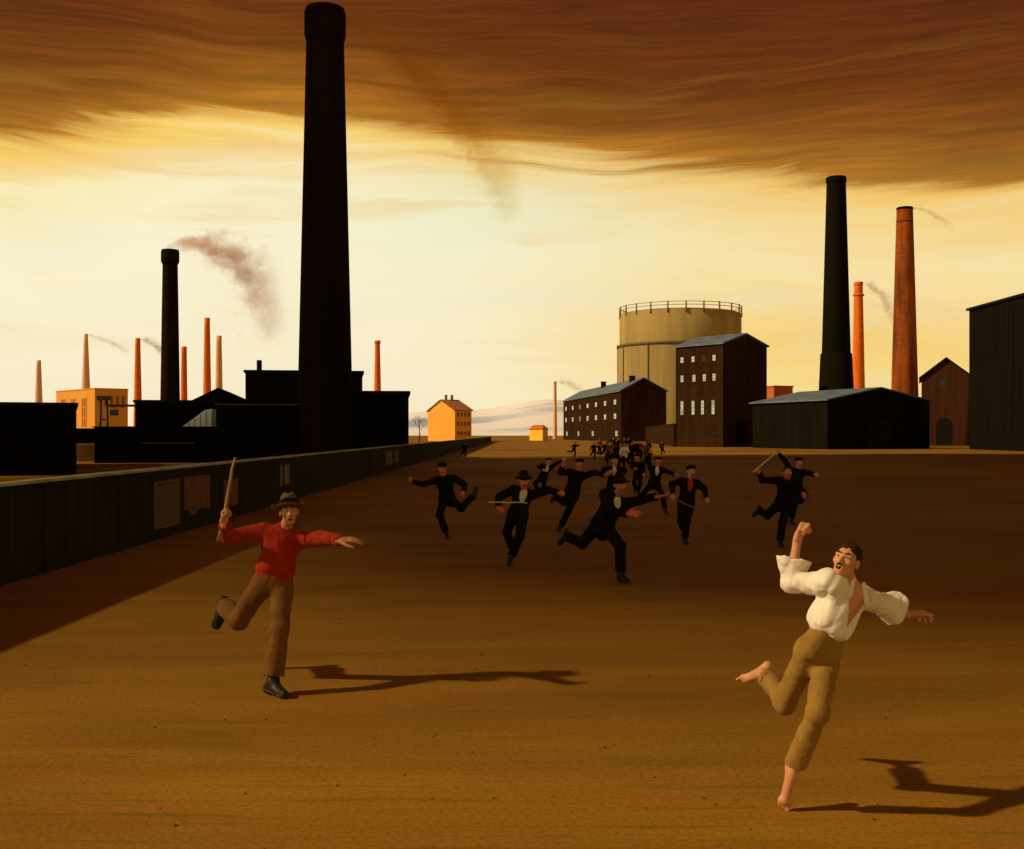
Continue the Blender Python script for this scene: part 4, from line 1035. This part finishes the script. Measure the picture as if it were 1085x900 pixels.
    # ---------------- shoes
    if not barefoot:
        for (hp, kn, an, to) in legs:
            fd = nrm(to - an); sn = nrm(kn - an); sn = nrm(sn - fd * (sn @ fd)); fs = np.cross(fd, sn)
            W = Field(an - .34, an + .34, min(vox, .010)); heel = an - fd * .05 * q - sn * .048 * q; ball = an + fd * .13 * q - sn * .056 * q
            W.cap(an + nrm(kn - an) * .05 * q, an, .050 * q, .053 * q, .02, cut_a=True); W.cap(heel, ball, .044 * q, .045 * q, .03, flat=(sn, 1.15)); W.cap(an, ball, .05 * q, .036 * q, .03)
            W.cap(ball, ball + fd * .055 * q, .045 * q, .038 * q, .02, flat=(sn, 1.35))
            W.cap(heel - sn * .026 * q, ball - sn * .026 * q + fd * .045 * q, .045 * q, .05 * q, .004, flat=(sn, 3.6)); W.cap(heel - sn * .034 * q, heel - sn * .034 * q + fd * .03 * q, .04 * q, .04 * q, .003, flat=(sn, 2.2))
            link('shoe', W.mesh('shoe', org), K[kshoe], root)
    # ---------------- upper garment
    G = Field(lo, hi, vox); G.w = wid
    if top == 'jumper':
        G.ell(P + U * .13 * q, TB, (.178 * q, .132 * q, .085 * q), .03); G.ell(P + U * .20 * q, TB, (.165 * q, .128 * q, .15 * q), .03); G.ell(P + U * .36 * q, CB, (.178 * q, .132 * q, .16 * q), .04)
        G.cap(arms[0][0], arms[1][0], .072 * q, .072 * q, .05); G.cap(NB - U * .06 * q, NB + U * .035 * q + nrm(HD - NB) * .01, .088 * q, .066 * q, .03, cut=True, hollow=.02)
        for (sh, el, wr, tip, pose, pn) in arms:
            G.cap(sh, el, .074 * q, .060 * q, .04); cu = el + (wr - el) * .93; G.cap(el, cu, .060 * q, .047 * q, .03, cut=True, hollow=.025); G.cap(cu - nrm(wr - el) * .04, cu - nrm(wr - el) * .012, .047 * q, .049 * q, .008)
        G.folds(.006, 18, 5, nrm(U + .5 * S0), .3); G.folds(.003, 44, 9, nrm(U - .4 * S0), .35)
        hem = P + U * .055 * q; G.cap(hem - U * .32 * q, hem - U * .31 * q, .30 * q, .30 * q, 0, 'sub')
        G.cap(P + U * .075 * q - S0 * .06, P + U * .075 * q + S0 * .06, .118 * q, .118 * q, .012, flat=(U, 4.0))
        link('jumper', G.mesh('jumper', org), K[kt], root)
    elif top == 'shirt':
        G.ell(P + U * .15 * q, TB, (.168 * q, .132 * q, .07 * q), .03); G.ell(P + U * .22 * q, TB, (.178 * q, .140 * q, .13 * q), .04); G.ell(P + U * .36 * q, CB, (.176 * q, .130 * q, .15 * q), .05)
        G.cap(arms[0][0], arms[1][0], .064 * q, .064 * q, .05); G.cap(NB - U * .05 * q, NB + U * .02 * q, .085 * q, .068 * q, .03, cut=True, hollow=.03)
        for i, (sh, el, wr, tip, pose, pn) in enumerate(arms):
            dr = np.array((0, 0, -.012))
            G.cap(sh, el + dr, .066 * q, .066 * q, .05); cu = el + (wr - el) * (.50 if i == 0 else .42)
            G.cap(el, cu, .064 * q, .118 * q, .03, cut=True, hollow=.15)
        G.folds(.0065, 17, 6, nrm(U + .6 * S0), .18); G.folds(.0085, 32, 7, nrm(U + .3 * S0), .18)
        # open front: the chest shows between the two sides
        c0 = P + U * .21 * q + Fr * .160 * q + CB[0] * .045 * q; c1 = NB + U * .02 * q + CB[1] * .12 * q + CB[0] * .030 * q
        G.cap(c0, c1, .085 * q, .150 * q, .008, 'sub')
        for sg in (-1, 1):
            G.cap(NB + CB[0] * sg * .055 * q + CB[1] * .045 * q + U * .015 * q, NB + CB[0] * sg * .095 * q + CB[1] * .095 * q - U * .09 * q, .022 * q, .028 * q, .01, flat=(CB[1], 1.5))
        link('shirt', G.mesh('shirt', org), K[kt], root)
    else:
        G.ell(P + U * .05 * q, TB, (.180 * q, .140 * q, .14 * q), .03); G.ell(P + U * .20 * q, TB, (.160 * q, .124 * q, .16 * q), .04); G.ell(P + U * .36 * q, CB, (.180 * q, .134 * q, .16 * q), .04)
        sk = P - U * .05 * q - np.array((0, 0, .02)); G.cap(P + U * .06 * q - S0 * .06 * q, sk - S0 * .08 * q - Fr * tail, .115 * q, .10 * q, .03); G.cap(P + U * .06 * q + S0 * .06 * q, sk + S0 * .08 * q - Fr * tail, .115 * q, .10 * q, .03)
        G.cap(arms[0][0], arms[1][0], .075 * q, .075 * q, .05); G.cap(NB - U * .06 * q, NB + U * .015 * q, .09 * q, .07 * q, .03, cut=True)
        for (sh, el, wr, tip, pose, pn) in arms:
            G.cap(sh, el, .074 * q, .060 * q, .04); cu = el + (wr - el) * .95; G.cap(el, cu, .060 * q, .050 * q, .03, cut=True, hollow=.02 if vox < .012 else 0)
        G.folds(.010, 17, 6, U, .55)
        if shirt:
            c0 = P + U * .10 * q + Fr * .17 * q; c1 = NB + U * .03 * q + CB[1] * .12 * q
            G.cap(c0, c1, .03 * q, .085 * q, .008, 'sub')
        link('jacket', G.mesh('jacket', org), K[kt], root)
        if shirt:
            G = Field(lo, hi, vox); G.ell(P + U * .16 * q, TB, (.140 * q, .112 * q, .15 * q), .03); G.ell(P + U * .36 * q, CB, (.160 * q, .122 * q, .145 * q), .04); G.cap(NB - U * .06 * q, NB + U * .02 * q, .078 * q, .064 * q, .03, cut=True)
            link('waistcoat' if shirt == 'redvest' else 'shirt', G.mesh('shirt', org), K[shirt], root)
    # rest the figure on the ground
    zmin = 9
    for o in root.children_recursive:
        n_ = len(o.data.vertices); c_ = np.empty(n_ * 3, f32); o.data.vertices.foreach_get('co', c_); zmin = min(zmin, c_[2::3].min())
    root.location.z = -float(zmin) - .004; sh_ = np.array((0, 0, root.location.z))
    return [tuple(q_ + sh_ if i_ < 4 else q_ for i_, q_ in enumerate(a_)) for a_ in arms], legs

def held_stick(label, p0, p1, w, d0, d1, m, r0=.015, r1=.012, extra=None):
    """a stick from photo pixel p0 to p1; depths are offsets from the hand at w"""
    a = CAM + ray(p0) * (w[1] + d0); b = CAM + ray(p1) * (w[1] + d1)
    c = (a + b) / 2; mb = MB(); rnd = random.Random(len(label))
    n = 7; pts = [Vector(a + (b - a) * i / n - c) + V(rnd.uniform(-.006, .006), rnd.uniform(-.006, .006), rnd.uniform(-.006, .006)) for i in range(n + 1)]
    mb.tube(pts, [r0 + (r1 - r0) * i / n for i in range(n + 1)], 9)
    o = mb.build('stick', m, None, Vector(c)); tag(o, label, 'stick', 'sticks held by the running men'); return o

def fist_mid(a): return a[2] + nrm(a[3] - a[2]) * .075

def build_people():
    # --- the two men in front
    a, l = person('man in red jumper, brown hat and wide brown trousers, running with a raised stick', (291, 738), (288, 619), (302, 556), (306.5, 540.5),
        ((240, 568), -1, (237.5, 553.5), -1, (239.5, 536), 1, 'grip', (0.75, -.55, 0)),
        ((343, 569), -1, (360, 571.5), -1, (386, 569), -.6, 'open', (0, .35, -.9)),
        ((253, 656), 1, (238, 641), 1, (232, 664), .5), ((296, 667), -1, (289, 724), 1, (287, 742), -1),
        yaw=R(6), foot_yaw=R(42), HS=.98, wid=.96, S=1.05, roll=R(-4), hroll=R(4), pdz=.10, look=(R(14), R(5), R(2)), hat_tilt=14, top='jumper', kt='red', kleg='brown', kshoe='leather', skin='skin', hat='fedora', khat='felt', vox=.0055, fine=True, group='two men running in the foreground')
    f = fist_mid(a[0]); held_stick('bare pale stick raised by the man in the red jumper', (232, 573), (249, 485), f, .02, .06, M['wood'], .019, .011)
    a, l = person('barefoot man in open white shirt and khaki trousers fleeing with one arm raised', (833, 862), (869, 684), (903, 614), (897, 593),
        ((838, 614), 1, (846, 566), -1, (851, 549), -1, 'fist', (.8, -.5, 0)),
        ((936, 638), 1, (951, 645), .5, (972, 649), .4, 'claw', (0, -.3, -.9)),
        ((832, 742), 1, (808, 713), 1, (786, 727), .6), ((866, 754), -1, (839, 821), 1, (832, 866), -1),
        yaw=R(34), hip_yaw=R(40), S=1.03, LS=1.08, TS=.86, HL=.165, HS=.88, wid=.88, roll=R(6), pdz=.0, look=(R(-36), R(20), R(-12)), top='shirt', kt='white', kleg='khaki', skin='skinpale', hat=None, barefoot=True, moustache=True, vox=.005, fine=True, group='two men running in the foreground')
    if QUICK: return
    # --- the running crowd behind
    person('man in black cap bent forward beside the boundary wall, one leg kicked up behind', (470, 571), (474, 525), (470, 497), (468.5, 491.5),
        ((440, 511), -1, (435.5, 505.5), -1, (434, 500), 1, 'fist'), ((496, 511), -1, (491, 517), -1, (489, 522), -1, 'fist'),
        ((466, 541), -1, (473, 561), 1, (469, 571), -1), ((489, 534), 1, (501, 521), 1, (503, 511), .5),
        S=1.03, look=(R(0), R(-18), 0), kt='blackgreen', kleg='blackgreen', vox=.010, stance='A', tail=.03)
    a, l = person('man in black hat with white shirt front, holding a stick level before him', (540, 600), (548, 540), (556, 508), (555, 501),
        ((528.5, 519), -1, (528, 530), -1, (533, 534), -1, 'grip'), ((581, 511), -1, (593, 514.5), -1, (600, 516), 1, 'fist'),
        ((537, 556), 1, (540, 566), 1, (536, 572), 1), ((551, 560), -1, (539, 588), 1, (540, 600), -1),
        S=1.03, yaw=R(4), look=(R(10), R(-14), 0), hat='fedora', shirt='greywhite', vox=.010)
    held_stick('pale stick held level by the man with the white shirt front', (517.5, 532.5), (558.5, 532.8), fist_mid(a[0]), 0, 0, M['woodpale'], .013, .011)
    person('small man in black cap and pale shirt front far behind, arm stretched to the right', (573, 525), (575, 506), (581.5, 486), (584.7, 481),
        ((571, 494), -1, (575, 497), -1, (578, 498), -1, 'fist'), ((593, 487.5), -1, (601, 484.8), -1, (604, 483), 1, 'open'),
        ((567, 511), 1, (569, 517), 1, (567, 521), 1), ((576, 514), -1, (573, 521), 1, (574, 525), -1), yaw=R(25), look=(R(20), 0, 0), shirt='greywhite', skin='skintan', vox=.014)
    person('man in black cap turned sideways, fist at shoulder and other arm flung to the right', (592, 563.5), (606, 522), (613, 495), (615, 488),
        ((593.5, 500.5), -1, (596.5, 493), -1, (597.5, 488), 1, 'fist'), ((630, 500.5), -1, (641, 503), -1, (646, 501), 1, 'open'),
        ((597.5, 532), -1, (588, 526), 1, (585.5, 533), 1), ((602, 541.5), -1, (594, 558), 1, (592, 563.5), -1), yaw=R(-12), S=1.03, look=(R(-8), R(-6), 0), kt='brownblack', vox=.010)
    person('big man in wide black hat at the front of the crowd, both hands reaching forward', (659, 618), (637, 558), (655, 521), (657, 512.5),
        ((649, 541), -1, (665, 543), -1, (676, 543), -.5, 'open'), ((682, 527.5), -1, (696, 525), -1, (707, 523.5), -.5, 'open'),
        ((617, 574), 1, (600.5, 567), 1, (597, 574), .4), ((657, 577), -1, (658, 608), 1, (664, 617), -1), S=1.10, yaw=R(22), roll=R(4), look=(R(8), R(-4), R(3)), hat='fedora', shirt='greywhite', beard='greyhair', vox=.009, tail=.04)
    person('man in black cap behind the big bearded man, fists drawn up to his chest', (650, 549), (650, 515), (651, 490.5), (651.3, 485.5),
        ((640, 498), -1, (646, 501), -1, (650, 500), -1, 'fist'), ((662, 499), -1, (660, 503), -1, (656, 504), -1, 'fist'),
        ((644, 527), -1, (647, 535), 1, (645, 540), 1), ((653, 531), -1, (650, 545), 1, (651, 549), -1), shirt='greywhite', skin='skintan', vox=.012)
    person('small red faced man in black cap in the gap right of the big bearded man', (676, 524), (676, 504), (675.5, 487.5), (675, 482.8),
        ((669, 495), -1, (672, 497), -1, (674.5, 497), -1, 'fist'), ((682, 495), -1, (682, 502), -1, (682, 505), -1, 'fist'),
        ((672, 511), -1, (673, 517), 1, (672, 520), -1), ((678, 513), -1, (676, 521), 1, (677, 524), -1), vox=.014)
    person('man in black cap with one fist thrown high, striding with legs spread', (707, 545), (693, 512), (696, 493), (697.5, 487),
        ((686.5, 487.5), 1, (689.5, 477.5), -1, (690, 473), 1, 'fist'), ((706, 498), -1, (715.5, 501.5), -1, (720, 502), 1, 'open'),
        ((682, 521), 1, (675, 529), 1, (673, 533), 1), ((702, 524), -1, (705, 540), 1, (711, 545), -1), yaw=R(10), shirt='greywhite', vox=.012)
    a, l = person('man in black cap and dull red waistcoat running with a stick at his hip', (728, 577), (727, 533), (731.5, 503), (733, 496),
        ((712, 513), -1, (713, 524), -1, (714, 529), -1, 'grip'), ((746, 517.5), -1, (748.5, 528), -1, (751, 532), -1, 'fist'),
        ((722, 552), -1, (724, 560), 1, (722, 565), 1), ((728, 551), -1, (725.5, 571), 1, (730, 577), -1), yaw=R(8), look=(R(12), R(-4), 0), shirt='redvest', skin='skintan', vox=.010, moustache=True, beard='greyhair')
    held_stick('short brown stick at the hip of the man in the red waistcoat', (711, 527), (736, 538.5), fist_mid(a[0]), 0, -.15, M['woodbrown'], .014, .012)
    a, l = person('bareheaded man in maroon black coat swinging a pale stick, blue coated man behind him', (826, 580), (830, 533), (834, 506.5), (834.5, 500),
        ((806, 508), -1, (804, 499.5), -1, (804, 494), 1, 'grip'), ((848, 516), -1, (851, 522), -1, (853.5, 526), -1, 'fist'),
        ((813, 545), 1, (804, 540), 1, (800, 546), .5), ((829, 553), -1, (826.5, 573), 1, (826, 580), -1), S=1.02, look=(R(0), R(10), 0), kt='maroon', kleg='black', hat=None, vox=.010, tail=.03)
    held_stick('pale stick swung overhead by the man in the maroon black coat', (798, 500.6), (824, 478), fist_mid(a[0]), -.04, .1, M['woodpale'], .016, .013)
    person('man in navy coat half hidden behind the man swinging the pale stick', (838, 556), (843, 519), (845.5, 495.5), (846.5, 490.5),
        ((831.5, 488.5), 1, (824.5, 481), -1, (823, 477), 1, 'fist'), ((857, 502), -1, (863, 504), -1, (867, 504), -1, 'fist'),
        ((848, 531), 1, (853, 524), 1, (855, 529), 1), ((842, 535), -1, (838.5, 552), 1, (838, 556), -1), yaw=R(8), kt='blackblue', kleg='blackblue', skin='skintan', vox=.012)
    # --- the small far figures
    far = [
        ('tiny dark figure running along the boundary wall', 492.5, 486, 17, 1, 'black', 'black', 'skinred', 'black'),
        ('tiny dark runner alone in front of the long mill, leaning right', 608.5, 485.5, 17.5, 0, 'black', 'black', 'skintan', 'black'),
        ('tiny dark runner at the left edge of the far crowd, beside a red one', 629.5, 487.8, 19, 1, 'black', 'black', 'skintan', 'black'),
        ('tiny runner in a red jacket in the far crowd', 635.5, 483.5, 19, 2, 'redvest', 'black', 'skinred', None),
        ('tiny dark runner close right of the red jacketed one', 641, 488.7, 21, 0, 'black', 'black', 'skintan', None),
        ('tiny pale haired figure at the left back of the far crowd', 650, 484.5, 22, 3, 'black', 'black', 'skinpale', None),
        ('tiny pale faced figure second from the left at the back of the far crowd', 655.3, 484, 20.5, 2, 'blackgreen', 'black', 'skinpale', None),
        ('tiny pale faced figure third from the left at the back of the far crowd', 661, 484, 21, 1, 'felt', 'black', 'skinpale', None),
        ('tiny pale faced figure at the right back of the far crowd', 666, 485, 22, 3, 'black', 'black', 'skinpale', None),
        ('tiny figure in dull brown coat in the middle of the far crowd', 658.5, 491, 22, 0, 'maroon', 'black', 'skinred', 'black'),
        ('tiny dark figure with pale hand in front of the far crowd', 665, 493, 23, 2, 'black', 'black', 'skintan', 'black'),
        ('small brown coated figure low at the left front of the far crowd', 648, 494, 27, 1, 'brown', 'black', 'skinred', 'black'),
        ('small dark figure at the front of the far crowd above the big black hat', 655, 497, 29, 0, 'blackgreen', 'black', 'skintan', 'black'),
        ('small capless figure between two others at the front of the far crowd', 662, 498, 29, 3, 'greywhite', 'black', 'skinred', None),
        ('small dark figure at the right front of the far crowd, left of the raised fist', 669, 496, 28, 1, 'maroon', 'black', 'skinred', 'black'),
        ('tiny bareheaded figure deep inside the far crowd, left half', 653, 488, 23, 2, 'black', 'black', 'skintan', None),
        ('tiny bareheaded figure deep inside the far crowd, right half', 669, 489, 23, 0, 'blackblue', 'black', 'skinpale', None),
        ('small dark striding figure left of the far crowd, behind the reaching arm', 644.5, 493, 25, 3, 'brownblack', 'black', 'skinred', 'black'),
        ('tiny red waistcoated figure at the right rear of the far crowd', 678, 487, 21, 2, 'redvest', 'black', 'skinred', 'black'),
        ('small brown coated runner right of the far crowd, just left of the raised fist', 683, 492, 24, 0, 'brown', 'black', 'skinred', 'black'),
        ('tiny grey shirted figure at the left rear of the far crowd', 645.5, 486.5, 20, 1, 'greywhite', 'black', 'skintan', 'black'),
        ('tiny dark figure at the far right rear of the crowd, facing the tall mill', 687, 485.5, 19, 3, 'blackblue', 'black', 'skintan', 'black'),
        ('tiny dark figure at the right side of the far crowd, arm stretched right', 673.5, 489, 22, 1, 'blackgreen', 'black', 'skintan', None),
        ('tiny dark figure running alone below the tall mill', 701.5, 482.5, 14.5, 3, 'black', 'black', 'skinred', None),
    ]
    # joint layouts in units of the figure's pixel height, measured up from the foot
    poses = [
        dict(pel=(-.02, .52), neck=(.06, .82), head=(.09, .92), A=((-.10, .72), 1, (-.20, .66), 1, (-.26, .66), 1, 'fist'), B=((.22, .74), -1, (.34, .80), -1, (.40, .82), 1, 'fist'), lA=((-.14, .38), 1, (-.36, .40), 1, (-.42, .46), 1), lB=((.06, .30), -1, (.0, .05), 1, (.05, 0), -1), yaw=.5),
        dict(pel=(0, .52), neck=(.01, .82), head=(.02, .93), A=((-.17, .68), -1, (-.22, .56), -1, (-.2, .5), -1, 'fist'), B=((.2, .72), -1, (.34, .74), -1, (.4, .75), 1, 'fist'), lA=((-.13, .34), 1, (-.2, .30), 1, (-.24, .36), 1), lB=((.03, .28), -1, (.02, .05), 1, (.03, 0), -1), yaw=0),
        dict(pel=(0, .52), neck=(0, .82), head=(0, .93), A=((-.15, .68), -1, (-.06, .66), -1, (0, .66), -1, 'fist'), B=((.15, .66), -1, (.18, .52), -1, (.18, .46), -1, 'fist'), lA=((-.06, .30), -1, (-.12, .12), 1, (-.14, .08), -1), lB=((.05, .28), -1, (.02, .05), 1, (.03, 0), -1), yaw=.1),
        dict(pel=(0, .52), neck=(-.02, .82), head=(-.02, .93), A=((-.16, .66), -1, (-.16, .52), -1, (-.15, .46), -1, 'fist'), B=((.14, .66), -1, (.05, .64), -1, (0, .64), -1, 'fist'), lA=((-.03, .27), -1, (-.03, .05), 1, (-.04, 0), -1), lB=((.09, .32), 1, (.20, .22), 1, (.24, .2), 1), yaw=-.1, st='A'),
    ]
    for (lab, fx, fy, h, pi_, kt, kl, sk, hat) in far:
        p = poses[pi_]; c = lambda q: (fx + q[0] * h, fy - q[1] * h)
        a_ = lambda A: (c(A[0]), A[1], c(A[2]), A[3], c(A[4]), A[5], A[6]); l_ = lambda A: (c(A[0]), A[1], c(A[2]), A[3], c(A[4]), A[5])
        Zf = depth_of(fy); S = min(1.12, max(.92, h * Zf / F_PX / 1.74))
        person(lab, (fx, fy), c(p['pel']), c(p['neck']), c(p['head']), a_(p['A']), a_(p['B']), l_(p['lA']), l_(p['lB']), yaw=p['yaw'], S=S, kt=kt, kleg=kl, skin=sk,
               hat='cap' if hat else None, hair='greyhair' if sk == 'skinpale' else 'hair', vox=.020, stance=p.get('st', 'B'), lod=True, mouth_open=False, wid=1.08, group='small figures of the far crowd')
QUICK = False
build_people()

# ------------------------------------------------------------------ sky, sun, camera
def world():
    w = bpy.data.worlds.new('World'); bpy.context.scene.world = w; w.use_nodes = True
    nt = w.node_tree; N, L = nt.nodes, nt.links; bg = N['Background']
    d = N.new('ShaderNodeTexCoord').outputs['Generated']; s = N.new('ShaderNodeSeparateXYZ'); L.new(d, s.inputs[0]); x, y, z = s.outputs
    r = math_n(nt, 'MAXIMUM', math_n(nt, 'SQRT', math_n(nt, 'ADD', math_n(nt, 'MULTIPLY', x, x), math_n(nt, 'MULTIPLY', y, y))), .02)
    v = math_n(nt, 'DIVIDE', z, r)
    u = math_n(nt, 'ARCTAN2', x, y)
    cx = N.new('ShaderNodeCombineXYZ'); L.new(math_n(nt, 'DIVIDE', x, r), cx.inputs[0]); L.new(math_n(nt, 'DIVIDE', y, r), cx.inputs[1]); L.new(math_n(nt, 'MINIMUM', v, 1.4), cx.inputs[2])
    p = cx.outputs[0]
    wv = math_n(nt, 'MULTIPLY', math_n(nt, 'SUBTRACT', noise(nt, p, 2.6, 3, .5, (1, 1, 2.2)), .5), .085)
    cw = N.new('ShaderNodeCombineXYZ'); L.new(wv, cw.inputs[2]); va = N.new('ShaderNodeVectorMath'); L.new(p, va.inputs[0]); L.new(cw.outputs[0], va.inputs[1]); p = va.outputs[0]
    # wavy lower edge of the cloud deck as a function of bearing
    fc = N.new('ShaderNodeFloatCurve'); cv = fc.mapping.curves[0]
    pts = [(-.44, .254), (-.36, .268), (-.27, .290), (-.17, .292), (-.08, .274), (.0, .260), (.12, .243), (.22, .234), (.32, .227), (.44, .214)]
    def un(a): return (a + 1.0) / 2.0
    cv.points[0].location = (0, .26 * 2); cv.points[1].location = (1, .25 * 2)
    for a, b in pts: cv.points.new(un(a), b * 2)
    fc.mapping.update()
    L.new(math_n(nt, 'MULTIPLY', math_n(nt, 'ADD', u, 1.0), .5), fc.inputs['Value'])
    e = math_n(nt, 'MULTIPLY', fc.outputs[0], .5)
    n_big = noise(nt, p, 2.2, 5, .55, (1, 1, 5), .4)
    n_st = noise(nt, p, 2.4, 7, .6, (1, 1, 12), .9)
    n_hair = noise(nt, p, 4.5, 6, .66, (1, 1, 24), 1.0)
    sv = math_n(nt, 'SUBTRACT', v, e)
    sv = math_n(nt, 'ADD', sv, math_n(nt, 'MULTIPLY', math_n(nt, 'SUBTRACT', n_st, .5), .085))
    sv = math_n(nt, 'ADD', sv, math_n(nt, 'MULTIPLY', math_n(nt, 'SUBTRACT', n_hair, .5), .03))
    t = math_n(nt, 'ADD', math_n(nt, 'MULTIPLY', sv, 2.0), .6, True)       # 0.6 = edge of the deck
    # lower sky: cream on the left, golden on the right
    lo_l = ramp(nt, t, [(0.0, (.93, .80, .56)), (.18, (.97, .86, .60)), (.40, (.98, .90, .62)), (.49, (.97, .84, .46)), (.565, (.95, .62, .13))])
    lo_r = ramp(nt, t, [(0.0, (.96, .68, .21)), (.14, (.96, .76, .31)), (.30, (.94, .65, .20)), (.44, (.95, .76, .36)), (.565, (.93, .58, .14))])
    side = N.new('ShaderNodeMapRange'); L.new(u, side.inputs[0]); side.inputs[1].default_value = -.12; side.inputs[2].default_value = .26; side.interpolation_type = 'SMOOTHSTEP'
    low = mix_rgb(nt, lo_l, lo_r, side.outputs[0])
    du = math_n(nt, 'DIVIDE', math_n(nt, 'SUBTRACT', u, -.01), .17); dv = math_n(nt, 'DIVIDE', math_n(nt, 'SUBTRACT', v, .205), .055)
    g = math_n(nt, 'POWER', 2.718, math_n(nt, 'MULTIPLY', math_n(nt, 'ADD', math_n(nt, 'MULTIPLY', du, du), math_n(nt, 'MULTIPLY', dv, dv)), -1.0))
    low = mix_rgb(nt, low, (.80, .84, .62), math_n(nt, 'MULTIPLY', g, .55))
    wisp = ramp(nt, noise(nt, p, 2.6, 6, .6, (1, 1, 11), .6), [(.50, 0.0), (.68, 1.0)])
    band = ramp(nt, t, [(.10, 0.0), (.3, 1.0), (.55, 1.0), (.6, 0.0)])
    low = mix_rgb(nt, low, (.90, .56, .20), math_n(nt, 'MULTIPLY', math_n(nt, 'MULTIPLY', wisp, band), .55))
    wisp2 = ramp(nt, noise(nt, p, 1.7, 6, .6, (1.3, 1.3, 9), .4), [(.52, 0.0), (.70, 1.0)])
    low = mix_rgb(nt, low, (.80, .80, .62), math_n(nt, 'MULTIPLY', math_n(nt, 'MULTIPLY', wisp2, band), .4))
    deck = ramp(nt, t, [(.57, (.80, .46, .10)), (.605, (.46, .18, .016)), (.66, (.27, .086, .006)), (.74, (.165, .042, .003)), (.86, (.125, .026, .003)), (1.0, (.085, .018, .002))])
    st = ramp(nt, n_hair, [(.34, .62), (.52, 1.0), (.70, 1.5)])
    deck = mix_rgb(nt, deck, st, .75, 'MULTIPLY')
    glow = ramp(nt, n_st, [(.55, 0.0), (.68, 1.0)])
    deck = mix_rgb(nt, deck, (.40, .19, .018), math_n(nt, 'MULTIPLY', math_n(nt, 'MULTIPLY', glow, ramp(nt, t, [(.6, .9), (.8, .35), (.95, .05)])), .6))
    deck = mix_rgb(nt, deck, (.12, .060, .018), math_n(nt, 'MULTIPLY', ramp(nt, n_big, [(.5, 0.0), (.66, 1.0)]), math_n(nt, 'MULTIPLY', ramp(nt, t, [(.60, 0.0), (.64, 1.0), (.72, .0)]), .6)))
    sel = ramp(nt, t, [(.562, 0.0), (.606, 1.0)])
    col = mix_rgb(nt, low, deck, sel)
    sky = N.new('ShaderNodeTexSky'); sky.sky_type = 'NISHITA'; sky.sun_disc = False
    sky.sun_elevation = math.asin(-SUN.z); sky.sun_rotation = math.atan2(-SUN.x, -SUN.y)
    nis = mix_rgb(nt, (0, 0, 0), sky.outputs[0], .05)
    col = mix_rgb(nt, col, nis, .02)
    L.new(col, bg.inputs[0]); bg.inputs[1].default_value = 1.0
world()

ld = bpy.data.lights.new('sun', 'SUN'); ld.energy = 3.9; ld.angle = R(1.8); ld.color = (1.0, .77, .46)
lo = bpy.data.objects.new('sun', ld); C.objects.link(lo); lo.rotation_euler = SUN.to_track_quat('-Z', 'Y').to_euler(); lo.location = (-60, -20, 60)

cd = bpy.data.cameras.new('camera'); cam = bpy.data.objects.new('camera', cd); C.objects.link(cam)
cam.location = (0, 0, EYE); cam.rotation_euler = (R(90), 0, 0)
cd.sensor_width = 36; cd.lens = 36 * F_PX / 1085.0; cd.shift_y = (HY - 450.0) / 1085.0; cd.clip_end = 20000; cd.clip_start = .1
sc = bpy.context.scene; sc.camera = cam
sc.view_settings.view_transform = 'Standard'; sc.view_settings.look = 'None'; sc.view_settings.exposure = 0; sc.view_settings.gamma = 1
sc.cycles.volume_step_rate = 2.0; sc.cycles.volume_max_steps = 128; sc.cycles.max_bounces = 6; sc.cycles.volume_bounces = 1
